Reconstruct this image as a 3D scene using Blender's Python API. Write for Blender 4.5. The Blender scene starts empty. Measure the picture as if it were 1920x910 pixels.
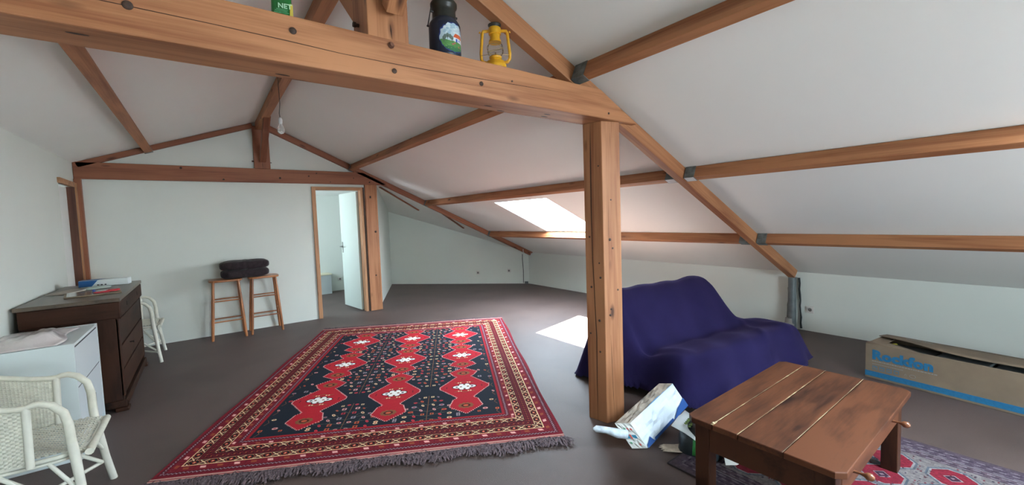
import bpy, math, random
import numpy as np
from mathutils import Vector, Matrix
S = bpy.context.scene
COL = S.collection
random.seed(7)

# ------------------------------------------------------------------ camera
CAM_H = 1.45
def cam_matrix(yaw, pitch, roll):
    Rz = Matrix(((math.cos(yaw), math.sin(yaw), 0), (-math.sin(yaw), math.cos(yaw), 0), (0, 0, 1)))
    Rx = Matrix(((1, 0, 0), (0, math.cos(pitch), -math.sin(pitch)), (0, math.sin(pitch), math.cos(pitch))))
    Ry = Matrix(((math.cos(roll), 0, math.sin(roll)), (0, 1, 0), (-math.sin(roll), 0, math.cos(roll))))
    return Rz @ Rx @ Ry
cd = bpy.data.cameras.new('camera'); cam = bpy.data.objects.new('camera', cd); COL.objects.link(cam)
RM = cam_matrix(0.6413, -0.0598, 0.0341)
r, f_, u_ = RM.col[0], RM.col[1], RM.col[2]
M = Matrix.Identity(4)
for i in range(3):
    M[i][0], M[i][1], M[i][2] = r[i], u_[i], -f_[i]
M[2][3] = CAM_H
cam.matrix_world = M
cd.sensor_width = 36.0; cd.sensor_fit = 'HORIZONTAL'; cd.lens = 36.0 * 770.15 / 1920.0
cd.clip_start = 0.02
S.camera = cam

# ------------------------------------------------------------------ sky, sun, exposure
w = bpy.data.worlds.new('sky'); S.world = w; w.use_nodes = True
nt = w.node_tree; bg = nt.nodes['Background']
tc = nt.nodes.new('ShaderNodeTexCoord'); sep = nt.nodes.new('ShaderNodeSeparateXYZ'); rp = nt.nodes.new('ShaderNodeValToRGB')
nt.links.new(tc.outputs['Generated'], sep.inputs[0]); nt.links.new(sep.outputs['Z'], rp.inputs[0]); nt.links.new(rp.outputs[0], bg.inputs[0])
rp.color_ramp.elements[0].position = 0.0; rp.color_ramp.elements[0].color = (0.78, 0.90, 1.0, 1)
rp.color_ramp.elements[1].position = 0.6; rp.color_ramp.elements[1].color = (0.66, 0.84, 1.0, 1)
bg.inputs[1].default_value = 37.0
sd = bpy.data.lights.new('sun', 'SUN'); sun = bpy.data.objects.new('sun', sd); COL.objects.link(sun)
sd.energy = 150.0; sd.angle = math.radians(0.6); sd.color = (1.0, 0.97, 0.92)
sun.location = (2, 14, 18)
sun.rotation_euler = Vector((-0.157, -0.583, -1.0)).to_track_quat('-Z', 'Y').to_euler()
S.view_settings.view_transform = 'Standard'; S.view_settings.look = 'None'
S.view_settings.exposure = 0.47; S.view_settings.gamma = 1.0
S.view_settings.use_curve_mapping = False
S.cycles.max_bounces = 12; S.cycles.diffuse_bounces = 8; S.cycles.transparent_max_bounces = 12
S.cycles.sample_clamp_indirect = 20.0

# roof planes
RX, RZ = 0.72, 2.929            # ridge
SR, SL = 0.456, 0.361           # slopes right, left
WL, WR = -1.16, 5.63            # left wall, right knee wall
YB, YF = -3.0, 6.81             # rear gable, partition
def cz(x): return RZ - SR * (x - RX) if x > RX else RZ - SL * (RX - x)

# ------------------------------------------------------------------ helpers
def link(o, parent=None):
    COL.objects.link(o)
    if parent: o.parent = parent
    return o
def tag(o, label=None, cat=None, group=None, kind=None):
    if label: o['label'] = label
    if cat: o['category'] = cat
    if group: o['group'] = group
    if kind: o['kind'] = kind
    return o
def thing(name, label, cat, loc=(0, 0, 0), rz=0.0, group=None):
    o = bpy.data.objects.new(name, None); link(o); o.location = loc; o.rotation_euler = (0, 0, rz)
    o.empty_display_size = 0.1
    return tag(o, label, cat, group)
class MB:
    def __init__(s): s.v = []; s.f = []; s.sm = []
    def add(s, vs, fs, smooth=False):
        b = len(s.v); s.v += [tuple(p) for p in vs]; s.f += [tuple(b + i for i in q) for q in fs]; s.sm += [smooth] * len(fs); return s
    def box(s, lo, hi, M=None):
        x0, y0, z0 = lo; x1, y1, z1 = hi
        vs = [Vector(p) for p in ((x0, y0, z0), (x1, y0, z0), (x1, y1, z0), (x0, y1, z0), (x0, y0, z1), (x1, y0, z1), (x1, y1, z1), (x0, y1, z1))]
        if M is not None: vs = [M @ p for p in vs]
        return s.add(vs, [(0, 3, 2, 1), (4, 5, 6, 7), (0, 1, 5, 4), (1, 2, 6, 5), (2, 3, 7, 6), (3, 0, 4, 7)])
    def tube(s, pts, r, n=8, caps=True, closed=False):
        pts = [Vector(p) for p in pts]; m = len(pts)
        rs = r if isinstance(r, (list, tuple)) else [r] * m
        rings = []; up = None
        for i, p in enumerate(pts):
            a = pts[(i - 1) % m] if (i > 0 or closed) else p
            c = pts[(i + 1) % m] if (i < m - 1 or closed) else p
            t = (c - a).normalized()
            if up is None:
                up = Vector((0, 0, 1)) if abs(t.z) < 0.9 else Vector((1, 0, 0))
            x = t.cross(up)
            if x.length < 1e-5: x = t.cross(Vector((0, 1, 0)))
            x.normalize(); up = x.cross(t).normalized()
            rings.append([p + (x * math.cos(2 * math.pi * k / n) + up * math.sin(2 * math.pi * k / n)) * rs[i] for k in range(n)])
        vs = [q for ring in rings for q in ring]; fs = []
        for i in range(m if closed else m - 1):
            j = (i + 1) % m
            for k in range(n):
                fs.append((i * n + k, i * n + (k + 1) % n, j * n + (k + 1) % n, j * n + k))
        s.add(vs, fs, True)
        if caps and not closed:
            s.add(rings[0], [tuple(range(n))[::-1]]); s.add(rings[-1], [tuple(range(n))])
        return s
    def lathe(s, prof, c=(0, 0, 0), n=24, cap=True):
        c = Vector(c); vs = []; fs = []
        for (rr, z) in prof:
            for k in range(n):
                a = 2 * math.pi * k / n; vs.append(c + Vector((rr * math.cos(a), rr * math.sin(a), z)))
        for i in range(len(prof) - 1):
            for k in range(n):
                fs.append((i * n + k, i * n + (k + 1) % n, (i + 1) * n + (k + 1) % n, (i + 1) * n + k))
        s.add(vs, fs, True)
        if cap:
            s.add(vs[:n], [tuple(range(n))[::-1]]); s.add(vs[-n:], [tuple(range(n))])
        return s
    def prism(s, poly, h, M=None):
        n = len(poly); vs = [Vector((p[0], p[1], 0)) for p in poly] + [Vector((p[0], p[1], h)) for p in poly]
        if M is not None: vs = [M @ p for p in vs]
        fs = [tuple(range(n))[::-1], tuple(range(n, 2 * n))] + [(i, (i + 1) % n, n + (i + 1) % n, n + i) for i in range(n)]
        return s.add(vs, fs)
    def grid(s, P, smooth=True):
        h = len(P); w_ = len(P[0])
        return s.add([q for row in P for q in row], [(i * w_ + j, i * w_ + j + 1, (i + 1) * w_ + j + 1, (i + 1) * w_ + j) for i in range(h - 1) for j in range(w_ - 1)], smooth)
    def obj(s, name, mat, parent=None, kind=None, bevel=0.0, label=None, solid=0.0, seg=2, mw=None):
        me = bpy.data.meshes.new(name); me.from_pydata(s.v, [], s.f); me.update()
        me.polygons.foreach_set('use_smooth', s.sm)
        for m_ in (mat if isinstance(mat, (list, tuple)) else [mat]): me.materials.append(m_)
        o = bpy.data.objects.new(name, me); link(o, parent)
        if mw is not None: o.matrix_world = mw
        if solid:
            md = o.modifiers.new('solid', 'SOLIDIFY'); md.thickness = solid; md.offset = -1
        if bevel:
            md = o.modifiers.new('bevel', 'BEVEL'); md.width = bevel; md.segments = seg; md.limit_method = 'ANGLE'; md.angle_limit = math.radians(50)
        if kind: o['kind'] = kind
        if label: o['label'] = label
        return o
def frame(o, x, y, z=None):
    x = Vector(x).normalized(); y = Vector(y); z = x.cross(y).normalized() if z is None else Vector(z).normalized(); y = z.cross(x)
    m = Matrix.Identity(4)
    for i in range(3): m[i][0], m[i][1], m[i][2], m[i][3] = x[i], y[i], z[i], o[i]
    return m
def copy_tree(o, parent=None):
    c = o.copy(); COL.objects.link(c)
    if parent: c.parent = parent
    for ch in [q for q in bpy.data.objects if q.parent == o]: copy_tree(ch, c)
    return c
def slab(name, O, U, V, N, us, vs, holes, t, mat, kind='structure', parent=None):
    """flat slab in O + u*U + v*V, thickened by t along N, with rectangular holes (u0,u1,v0,v1)"""
    us = sorted(set(list(us) + [h[i] for h in holes for i in (0, 1)])); vs = sorted(set(list(vs) + [h[i] for h in holes for i in (2, 3)]))
    O, U, V, N = Vector(O), Vector(U), Vector(V), Vector(N)
    solid = lambda i, j: 0 <= i < len(us) - 1 and 0 <= j < len(vs) - 1 and not any(h[0] - 1e-6 <= us[i] and us[i + 1] <= h[1] + 1e-6 and h[2] - 1e-6 <= vs[j] and vs[j + 1] <= h[3] + 1e-6 for h in holes)
    m = MB(); P = lambda i, j, k: O + U * us[i] + V * vs[j] + N * (t * k)
    for i in range(len(us) - 1):
        for j in range(len(vs) - 1):
            if not solid(i, j): continue
            m.add([P(i, j, 0), P(i + 1, j, 0), P(i + 1, j + 1, 0), P(i, j + 1, 0)], [(0, 1, 2, 3)])
            m.add([P(i, j, 1), P(i + 1, j, 1), P(i + 1, j + 1, 1), P(i, j + 1, 1)], [(3, 2, 1, 0)])
            for (a, b, di, dj) in (((i, j), (i + 1, j), 0, -1), ((i + 1, j), (i + 1, j + 1), 1, 0), ((i + 1, j + 1), (i, j + 1), 0, 1), ((i, j + 1), (i, j), -1, 0)):
                if not solid(i + di, j + dj):
                    m.add([P(*a, 0), P(*a, 1), P(*b, 1), P(*b, 0)], [(0, 1, 2, 3)])
    return m.obj(name, mat, parent, kind=kind)

# ------------------------------------------------------------------ materials
def mat(name, col, rough=0.6, metal=0.0, noise=None, bump=None, spec=0.5, sheen=0.0):
    """noise=(scale, amount), bump=(scale, strength, distance)"""
    m = bpy.data.materials.new(name); m.use_nodes = True; n = m.node_tree; b = n.nodes['Principled BSDF']
    b.inputs['Roughness'].default_value = rough; b.inputs['Metallic'].default_value = metal
    b.inputs['Specular IOR Level'].default_value = spec
    if sheen: b.inputs['Sheen Weight'].default_value = sheen; b.inputs['Sheen Roughness'].default_value = 0.4
    b.inputs['Base Color'].default_value = (*col, 1)
    tcn = n.nodes.new('ShaderNodeTexCoord')
    if noise:
        t = n.nodes.new('ShaderNodeTexNoise'); t.inputs['Scale'].default_value = noise[0]; t.inputs['Detail'].default_value = 6
        n.links.new(tcn.outputs['Object'], t.inputs['Vector'])
        rr = n.nodes.new('ShaderNodeValToRGB'); a = noise[1]
        rr.color_ramp.elements[0].position = 0.3; rr.color_ramp.elements[1].position = 0.7
        rr.color_ramp.elements[0].color = (*[c * (1 - a) for c in col], 1); rr.color_ramp.elements[1].color = (*[min(1, c * (1 + a)) for c in col], 1)
        n.links.new(t.outputs['Fac'], rr.inputs[0]); n.links.new(rr.outputs[0], b.inputs['Base Color'])
    if bump:
        t = n.nodes.new('ShaderNodeTexNoise'); t.inputs['Scale'].default_value = bump[0]; t.inputs['Detail'].default_value = 4
        n.links.new(tcn.outputs['Object'], t.inputs['Vector'])
        bn = n.nodes.new('ShaderNodeBump'); bn.inputs['Strength'].default_value = bump[1]; bn.inputs['Distance'].default_value = bump[2]
        n.links.new(t.outputs['Fac'], bn.inputs['Height']); n.links.new(bn.outputs[0], b.inputs['Normal'])
    return m
def wood(name, dark, light, axis=0, rough=0.55, grain=14.0, knots=True, along=1.0, spec=0.4, knot_col=None, coat=0.0):
    m = bpy.data.materials.new(name); m.use_nodes = True; n = m.node_tree; b = n.nodes['Principled BSDF']; L = n.links
    tcn = n.nodes.new('ShaderNodeTexCoord'); oi = n.nodes.new('ShaderNodeObjectInfo'); add = n.nodes.new('ShaderNodeVectorMath'); add.operation = 'ADD'
    sc = n.nodes.new('ShaderNodeVectorMath'); sc.operation = 'SCALE'; sc.inputs['Scale'].default_value = 9.0
    cmb = n.nodes.new('ShaderNodeCombineXYZ')
    for i in range(3): L.new(oi.outputs['Random'], cmb.inputs[i])
    L.new(cmb.outputs[0], sc.inputs[0]); L.new(tcn.outputs['Object'], add.inputs[0]); L.new(sc.outputs[0], add.inputs[1])
    def mapped(a, c):
        mp = n.nodes.new('ShaderNodeMapping'); s_ = [c, c, c]; s_[axis] = a; mp.inputs['Scale'].default_value = s_; L.new(add.outputs[0], mp.inputs[0]); return mp
    def noise(a, c, detail=4, dist=0.0):
        t = n.nodes.new('ShaderNodeTexNoise'); t.inputs['Scale'].default_value = 1; t.inputs['Detail'].default_value = detail; t.inputs['Distortion'].default_value = dist
        L.new(mapped(a, c).outputs[0], t.inputs['Vector']); return t
    a1 = noise(0.9 * along, grain, 5, 0.6); a2 = noise(3.0 * along, grain * 9, 3); a3 = noise(0.8, 1.3, 2)
    mx = n.nodes.new('ShaderNodeMath'); mx.operation = 'MULTIPLY_ADD'; L.new(a2.outputs['Fac'], mx.inputs[0]); mx.inputs[1].default_value = 0.35; L.new(a1.outputs['Fac'], mx.inputs[2])
    mx2 = n.nodes.new('ShaderNodeMath'); mx2.operation = 'MULTIPLY_ADD'; L.new(a3.outputs['Fac'], mx2.inputs[0]); mx2.inputs[1].default_value = 0.5; L.new(mx.outputs[0], mx2.inputs[2])
    rr = n.nodes.new('ShaderNodeValToRGB'); e = rr.color_ramp.elements
    e[0].position = 0.66; e[1].position = 1.16 if False else 1.0; e[0].color = (*dark, 1); e[1].color = (*light, 1)
    L.new(mx2.outputs[0], rr.inputs[0]); out = rr.outputs[0]
    if knots:
        v = n.nodes.new('ShaderNodeTexVoronoi'); v.inputs['Scale'].default_value = 1; L.new(mapped(2.3, 7.0).outputs[0], v.inputs['Vector'])
        kr = n.nodes.new('ShaderNodeValToRGB'); k = kr.color_ramp.elements; k[0].position = 0.045; k[1].position = 0.15; k[0].color = (1, 1, 1, 1); k[1].color = (0, 0, 0, 1)
        L.new(v.outputs['Distance'], kr.inputs[0])
        mixn = n.nodes.new('ShaderNodeMix'); mixn.data_type = 'RGBA'; L.new(kr.outputs[0], mixn.inputs[0]); L.new(out, mixn.inputs[6])
        mixn.inputs[7].default_value = (*(knot_col or [c * 0.35 for c in dark]), 1); out = mixn.outputs[2]
    L.new(out, b.inputs['Base Color']); b.inputs['Roughness'].default_value = rough; b.inputs['Specular IOR Level'].default_value = spec
    b.inputs['Coat Weight'].default_value = coat; b.inputs['Coat Roughness'].default_value = 0.25
    bn = n.nodes.new('ShaderNodeBump'); bn.inputs['Strength'].default_value = 0.25; bn.inputs['Distance'].default_value = 0.002; L.new(mx.outputs[0], bn.inputs['Height']); L.new(bn.outputs[0], b.inputs['Normal'])
    return m
PD, PL = (0.20, 0.064, 0.023), (0.41, 0.180, 0.080)
pine_x = wood('pine_grain_x', PD, PL, 0)
pine_y = wood('pine_grain_y', PD, PL, 1)
pine_z = wood('pine_grain_z', PD, PL, 2)
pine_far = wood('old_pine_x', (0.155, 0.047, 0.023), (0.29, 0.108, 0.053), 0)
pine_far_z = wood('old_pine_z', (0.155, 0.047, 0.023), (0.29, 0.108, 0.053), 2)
frame_z = wood('frame_pine_z', (0.27, 0.12, 0.055), (0.46, 0.24, 0.12), 2)
frame_x = wood('frame_pine_x', (0.27, 0.12, 0.055), (0.46, 0.24, 0.12), 0)
wall_m = mat('wall_paint', (0.67, 0.705, 0.66), 0.85, noise=(1.2, 0.02), bump=(60, 0.08, 0.003), spec=0.2)
ceil_m = mat('ceiling_paint', (0.81, 0.82, 0.79), 0.85, noise=(0.9, 0.02), bump=(50, 0.06, 0.003), spec=0.2)
white_m = mat('white_paint', (0.78, 0.80, 0.78), 0.45)
crack_m = mat('dark_crack', (0.035, 0.014, 0.008), 0.9)
knot_m = mat('dark_knot', (0.055, 0.03, 0.02), 0.7, noise=(60, 0.4))
steel_m = mat('galvanised_steel', (0.16, 0.19, 0.19), 0.55, 0.4, noise=(25, 0.35))
tagw_m = mat('label_white', (0.6, 0.63, 0.64), 0.6, noise=(30, 0.1))
black_m = mat('black_plastic', (0.015, 0.015, 0.015), 0.4)
chrome_m = mat('brushed_metal', (0.32, 0.32, 0.31), 0.35, 0.9)
# carpet
carpet_m = bpy.data.materials.new('carpet'); carpet_m.use_nodes = True
def _carpet():
    n = carpet_m.node_tree; b = n.nodes['Principled BSDF']; L = n.links
    t = n.nodes.new('ShaderNodeTexCoord')
    a = n.nodes.new('ShaderNodeTexNoise'); a.inputs['Scale'].default_value = 260; a.inputs['Detail'].default_value = 2; L.new(t.outputs['Object'], a.inputs[0])
    c = n.nodes.new('ShaderNodeTexNoise'); c.inputs['Scale'].default_value = 1.7; c.inputs['Detail'].default_value = 7; L.new(t.outputs['Object'], c.inputs[0])
    d = n.nodes.new('ShaderNodeMath'); d.operation = 'MULTIPLY_ADD'; d.inputs[1].default_value = 0.9; L.new(a.outputs[0], d.inputs[0]); L.new(c.outputs[0], d.inputs[2])
    r_ = n.nodes.new('ShaderNodeValToRGB'); e = r_.color_ramp.elements; e[0].position = 0.55; e[1].position = 1.0
    e[0].color = (0.046, 0.028, 0.023, 1); e[1].color = (0.092, 0.060, 0.051, 1); m_ = n.nodes.new('ShaderNodeMath'); L.new(d.outputs[0], r_.inputs[0]); L.new(r_.outputs[0], b.inputs['Base Color'])
    b.inputs['Roughness'].default_value = 0.55; b.inputs['Specular IOR Level'].default_value = 0.42; b.inputs['Sheen Weight'].default_value = 0.03; b.inputs['Sheen Roughness'].default_value = 0.5
    k = n.nodes.new('ShaderNodeBump'); k.inputs['Strength'].default_value = 0.6; k.inputs['Distance'].default_value = 0.004; L.new(a.outputs[0], k.inputs['Height']); L.new(k.outputs[0], b.inputs['Normal'])
    n.nodes.remove(m_)
_carpet()
def glass_mat(name, tint=(1, 1, 1), ior=1.25):
    m = bpy.data.materials.new(name); m.use_nodes = True; n = m.node_tree; n.nodes.clear()
    o = n.nodes.new('ShaderNodeOutputMaterial'); mx = n.nodes.new('ShaderNodeMixShader'); t = n.nodes.new('ShaderNodeBsdfTransparent'); g = n.nodes.new('ShaderNodeBsdfGlossy')
    t.inputs[0].default_value = (*tint, 1); g.inputs['Roughness'].default_value = 0.02; fr = n.nodes.new('ShaderNodeFresnel'); fr.inputs[0].default_value = ior
    n.links.new(fr.outputs[0], mx.inputs[0]); n.links.new(t.outputs[0], mx.inputs[1]); n.links.new(g.outputs[0], mx.inputs[2]); n.links.new(mx.outputs[0], o.inputs[0]); return m
pane_m = glass_mat('window_glass', (0.97, 0.99, 0.98))
def drawn(name, arr, W, L, rough=0.9, bump=None, axes=(0, 1), sheen=0.0):
    """flat print drawn by this script (numpy array, sRGB, row 0 = far end) laid on object coordinates"""
    h, w_ = arr.shape[:2]
    im = bpy.data.images.new(name, w_, h); px = np.ones((h, w_, 4), np.float32); px[..., :3] = np.clip(arr, 0, 1); im.pixels.foreach_set(px.ravel()); im.update(); im.pack()
    m = mat(name, (0.5, 0.5, 0.5), rough, bump=bump, sheen=sheen, spec=0.2); n = m.node_tree; b = n.nodes['Principled BSDF']
    t = n.nodes.new('ShaderNodeTexCoord'); s_ = n.nodes.new('ShaderNodeSeparateXYZ'); c = n.nodes.new('ShaderNodeCombineXYZ'); n.links.new(t.outputs['Object'], s_.inputs[0])
    for k, (ax, D) in enumerate(((axes[0], W), (axes[1], L))):
        q = n.nodes.new('ShaderNodeMath'); q.operation = 'DIVIDE'; q.inputs[1].default_value = D; n.links.new(s_.outputs[ax], q.inputs[0]); n.links.new(q.outputs[0], c.inputs[k])
    i = n.nodes.new('ShaderNodeTexImage'); i.image = im; i.extension = 'EXTEND'; n.links.new(c.outputs[0], i.inputs[0]); n.links.new(i.outputs[0], b.inputs['Base Color'])
    return m

# ================================================================== SETTING
slab('floor', (WL - 0.2, YB - 0.2, 0), (1, 0, 0), (0, 1, 0), (0, 0, -1), (0, WR - WL + 0.4), (0, 12.9), [], 0.2, carpet_m)
LS = math.hypot(1, SR)
VR = Vector((1, 0, -SR)) / LS; NR = Vector((SR, 0, 1)) / LS
def vr(x): return (x - RX) * LS
SK1 = (3.88, 5.02, vr(3.455), vr(4.47))
SK2 = (-1.42, -0.12, vr(2.10), vr(3.06))
cr = slab('ceiling', (RX, 0, RZ), (0, 1, 0), VR, NR, (YB - 0.1, 9.7), (0, vr(5.85)), [SK1, SK2], 0.24, ceil_m)
LL = math.hypot(1, SL); VL = Vector((-1, 0, -SL)) / LL; NL = Vector((-SL, 0, 1)) / LL
slab('ceiling', (RX, 0, RZ), (0, 1, 0), VL, NL, (YB - 0.1, YF + 0.1), (0, (RX - WL + 0.2) * LL), [], 0.24, ceil_m)
slab('wall_right', (WR, 0, -0.01), (0, 1, 0), (0, 0, 1), (1, 0, 0), (YB, 7.05), (0, 0.74), [], 0.2, wall_m)
DL = (6.13, 6.70, 0.0, 1.965)
slab('wall_left', (WL, 0, 0), (0, 1, 0), (0, 0, 1), (-1, 0, 0), (YB, YF + 0.1), (0, 2.30), [DL], 0.14, wall_m)
# partition with the door opening, and the gable triangle above
DX0, DX1, DZ = 1.345, 2.105, 2.025
wf = slab('wall_far', (0, YF, 0), (1, 0, 0), (0, 0, 1), (0, 1, 0), (WL, 2.27), (0, 2.2), [(DX0, DX1, 0, DZ)], 0.10, wall_m)
m = MB(); m.prism([(WL, 2.2), (WL, cz(WL) + 0.05), (RX, RZ + 0.05), (2.30, cz(2.30) + 0.05), (2.30, 2.2)], 0.10, Matrix(((1, 0, 0, 0), (0, 0, 1, YF), (0, 1, 0, 0), (0, 0, 0, 1))))
m.obj('wall_gable', wall_m, kind='structure')
# alcove on the right, behind the far truss
a0, a1, a2 = Vector((2.285, 6.86, 0)), Vector((3.433, 9.345, 0)), Vector((5.66, 6.925, 0))
for nm, p, q, hh, out in (('wall_alcove_left', a0, a1, 2.3, 0.08), ('wall_alcove_back', a1, a2, 2.3, -0.12)):
    d = (q - p).normalized(); nrm = Vector((-d.y, d.x, 0))
    zt = lambda X: min(2.3, cz(X) + 0.03)
    t = abs(out)
    m = MB(); vs = []
    for (pt) in (p, q):
        for o in (0, t):
            P_ = pt + nrm * o; vs += [(P_.x, P_.y, -0.01), (P_.x, P_.y, zt(pt.x))]
    m.add(vs, [(0, 1, 5, 4), (2, 6, 7, 3), (0, 4, 6, 2), (1, 3, 7, 5), (0, 2, 3, 1), (4, 5, 7, 6)])
    m.obj(nm, wall_m, kind='structure')
# the bedroom behind the door
slab('wall_bedroom_back', (0, 9.40, 0), (1, 0, 0), (0, 0, 1), (0, 1, 0), (-0.5, 3.7), (0, 2.3), [], 0.1, wall_m)
slab('wall_bedroom_left', (-0.4, 0, 0), (0, 1, 0), (0, 0, 1), (-1, 0, 0), (6.9, 9.5), (0, 2.3), [(7.7, 8.4, 1.1, 1.8)], 0.1, wall_m)
slab('ceiling_bedroom', (0, 0, 2.06), (1, 0, 0), (0, 1, 0), (0, 0, 1), (-0.5, 2.30), (6.92, 9.48), [], 0.06, ceil_m)
m = MB(); m.prism([(2.30, 6.92), (3.50, 9.48), (2.30, 9.48)], 0.06, Matrix.Translation((0, 0, 2.06))); m.obj('ceiling_bedroom', ceil_m, kind='structure')
# rear gable behind the camera; unseen window placed and sized for its light
wr = slab('wall_rear', (0, YB, 0), (1, 0, 0), (0, 0, 1), (0, -1, 0), (WL - 0.1, WR + 0.1), (0, 3.1), [(1.7, 3.2, 0.45, 1.45)], 0.2, wall_m)
# thin grey line of skirting shadow gap / carpet edge
def window(name, M_, w_, h, label=None):
    """M_: frame whose xy plane holds the window, z outward"""
    t = bpy.data.objects.new(name, None); link(t); t.matrix_world = M_; t['kind'] = 'structure'
    m = MB(); b = 0.035
    for lo, hi in (((0, 0, 0), (b, h, .07)), ((w_ - b, 0, 0), (w_, h, .07)), ((b, 0, 0), (w_ - b, b, .07)), ((b, h - b, 0), (w_ - b, h, .07))): m.box(lo, hi)
    m.obj('window_frame', white_m, t, bevel=.004)
    m = MB(); c = 0.03; s_ = 0.045
    for lo, hi in (((c, c, .02), (c + s_, h - c, .075)), ((w_ - c - s_, c, .02), (w_ - c, h - c, .075)), ((c + s_, c, .02), (w_ - c - s_, c + s_, .075)), ((c + s_, h - c - s_, .02), (w_ - c - s_, h - c, .075))): m.box(lo, hi)
    m.obj('sash', white_m, t, bevel=.004)
    m = MB(); m.box((c + s_, c + s_, .045), (w_ - c - s_, h - c - s_, .051)); m.obj('pane', pane_m, t)
    m = MB(); m.box((w_ * .35, c + .01, -.005), (w_ * .65, c + .035, .02)); m.box((w_ * .47, c + .03, -.01), (w_ * .53, c + .07, .02)); m.obj('handle', chrome_m, t, bevel=.003)
    return t
for k, (y0, y1, v0, v1) in enumerate((SK1, SK2)):
    O = Vector((RX, y0, RZ)) + VR * v0 + NR * 0.15
    window('window_%d' % (k + 1), frame(O, (0, 1, 0), VR, NR), y1 - y0, v1 - v0)
window('window_3', frame((1.7, YB - 0.08, 0.45), (1, 0, 0), (0, 0, 1), (0, -1, 0)), 1.5, 1.0)  # unseen rear window, set to light the near right side
window('window_4', frame((-0.44, 7.7, 1.1), (0, 1, 0), (0, 0, 1), (-1, 0, 0)), 0.7, 0.7)
def portal(c, x, y, n, w_, h):
    l = bpy.data.lights.new('daylight_portal', 'AREA'); l.shape = 'RECTANGLE'; l.size = w_; l.size_y = h; l.cycles.is_portal = True
    o = bpy.data.objects.new('daylight_portal', l); COL.objects.link(o); o.matrix_world = frame(c, x, y, n)
for (y0, y1, v0, v1) in (SK1, SK2):
    c = Vector((RX, (y0 + y1) / 2, RZ)) + VR * ((v0 + v1) / 2) + NR * 0.26
    portal(c, (0, 1, 0), VR, NR, y1 - y0, v1 - v0)
portal(Vector((2.45, YB - 0.22, .95)), (1, 0, 0), (0, 0, 1), (0, -1, 0), 1.5, 1.0)
portal(Vector((-0.52, 8.05, 1.45)), (0, 1, 0), (0, 0, 1), (-1, 0, 0), 0.7, 0.7)

# ---- door_1: bedroom door, standing open
d = bpy.data.objects.new('door_1', None); link(d); d.location = (0, 0, 0); d['kind'] = 'structure'
fy0, fy1 = YF - 0.025, YF + 0.115
MB().box((DX0 - .015, fy0, 0), (DX0 + .04, fy1, DZ)).obj('door_jamb', frame_z, d, bevel=.003)
MB().box((DX1 - .055, fy0, 0), (DX1 - .018, fy1, DZ)).obj('door_jamb', frame_z, d, bevel=.003)
MB().box((DX0 + .04, fy0, DZ - .048), (DX1 - .055, fy1, DZ)).obj('door_head', frame_x, d, bevel=.003)
MB().box((DX1 - .014, fy0 + .01, 0), (DX1 + .004, fy1, DZ)).obj('packing_strip', mat('packing', (0.06, 0.025, 0.015), .8), d)
lf = bpy.data.objects.new('door_leaf_mount', None)
lm = frame((2.052, 6.925, 0.012), Vector((-0.125, 0.992, 0)), Vector((-0.992, -0.125, 0)))
leaf = MB().box((0, 0, 0), (0.70, 0.038, 1.955)).obj('door_leaf', mat('door_paint', (.55, .62, .57), .45), d, bevel=.002); leaf.matrix_world = lm
hm = MB()
for s_ in (-1, 1):
    y = 0.038 if s_ > 0 else 0.0
    hm.box((.636, min(y, y + s_ * .006), .93), (.664, max(y, y + s_ * .006), 1.12))
    hm.tube([(.65, y, 1.04), (.65, y + s_ * .045, 1.04), (.64, y + s_ * .05, 1.04), (.53, y + s_ * .05, 1.035)], .008, 8)
hm.obj('door_handle', chrome_m, leaf)
hg = MB()
for z in (.25, 1.0, 1.75): hg.tube([(2.056, 6.917, z - .04), (2.056, 6.917, z + .04)], .007, 8)
hg.obj('hinge', chrome_m, d)
# ---- door_2: closed door in the left wall
d = bpy.data.objects.new('door_2', None); link(d); d['kind'] = 'structure'
x0, x1 = WL - 0.14, WL + 0.018
MB().box((x0, DL[0] - .02, 0), (WL - .002, DL[0] + .012, DL[3])).obj('door_jamb', white_m, d, bevel=.003)
MB().box((x0, DL[1] - .03, 0), (x1, DL[1], DL[3])).obj('door_jamb', wood('brown_jamb', (.07, .025, .015), (.13, .05, .028), 2), d, bevel=.003)
MB().box((WL - .02, DL[1], 0), (WL + .03, DL[1] + .055, DL[3] + .05)).obj('door_casing', frame_z, d, bevel=.003)
MB().box((WL - .02, DL[0] - .03, DL[3]), (WL + .022, DL[1], DL[3] + .055)).obj('door_head', frame_x, d, bevel=.003)
MB().box((WL - .085, DL[0] + .012, .01), (WL - .045, DL[1] - .03, DL[3] - .005)).obj('door_leaf', white_m, d)

# ================================================================== TIMBER
def beam(name, label, lo, hi, mt, M_=None, bevel=.005, cat='beam'):
    o = MB().box(lo, hi).obj(name, mt, bevel=bevel)
    if M_ is not None: o.matrix_world = M_
    return tag(o, label, cat)
def discs(parent, pts, nrm, rad, name='knot', depth=.004):
    for (p, r_) in zip(pts, rad):
        m = MB(); n = Vector(nrm); a = Vector(p)
        m.tube([a - n * .01, a + n * depth, a + n * depth], [r_, r_, r_ * .7], 14)
        m.obj(name, knot_m, parent)
def crack(parent, pts, wdt, nrm, name='crack'):
    """thin dark split lying in the face of a timber"""
    n = Vector(nrm).normalized(); m = MB(); P = [Vector(p) for p in pts]; k = len(P); vs = []
    for i, p in enumerate(P):
        t = (P[min(i + 1, k - 1)] - P[max(i - 1, 0)]).normalized(); sdir = t.cross(n).normalized(); ww = wdt * (0.15 if i in (0, k - 1) else 0.7 + .5 * random.random())
        vs += [p - sdir * ww + n * .0012, p + sdir * ww + n * .0012]
    m.add(vs, [(2 * i, 2 * i + 1, 2 * i + 3, 2 * i + 2) for i in range(k - 1)])
    return m.obj(name, crack_m, parent)
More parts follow.
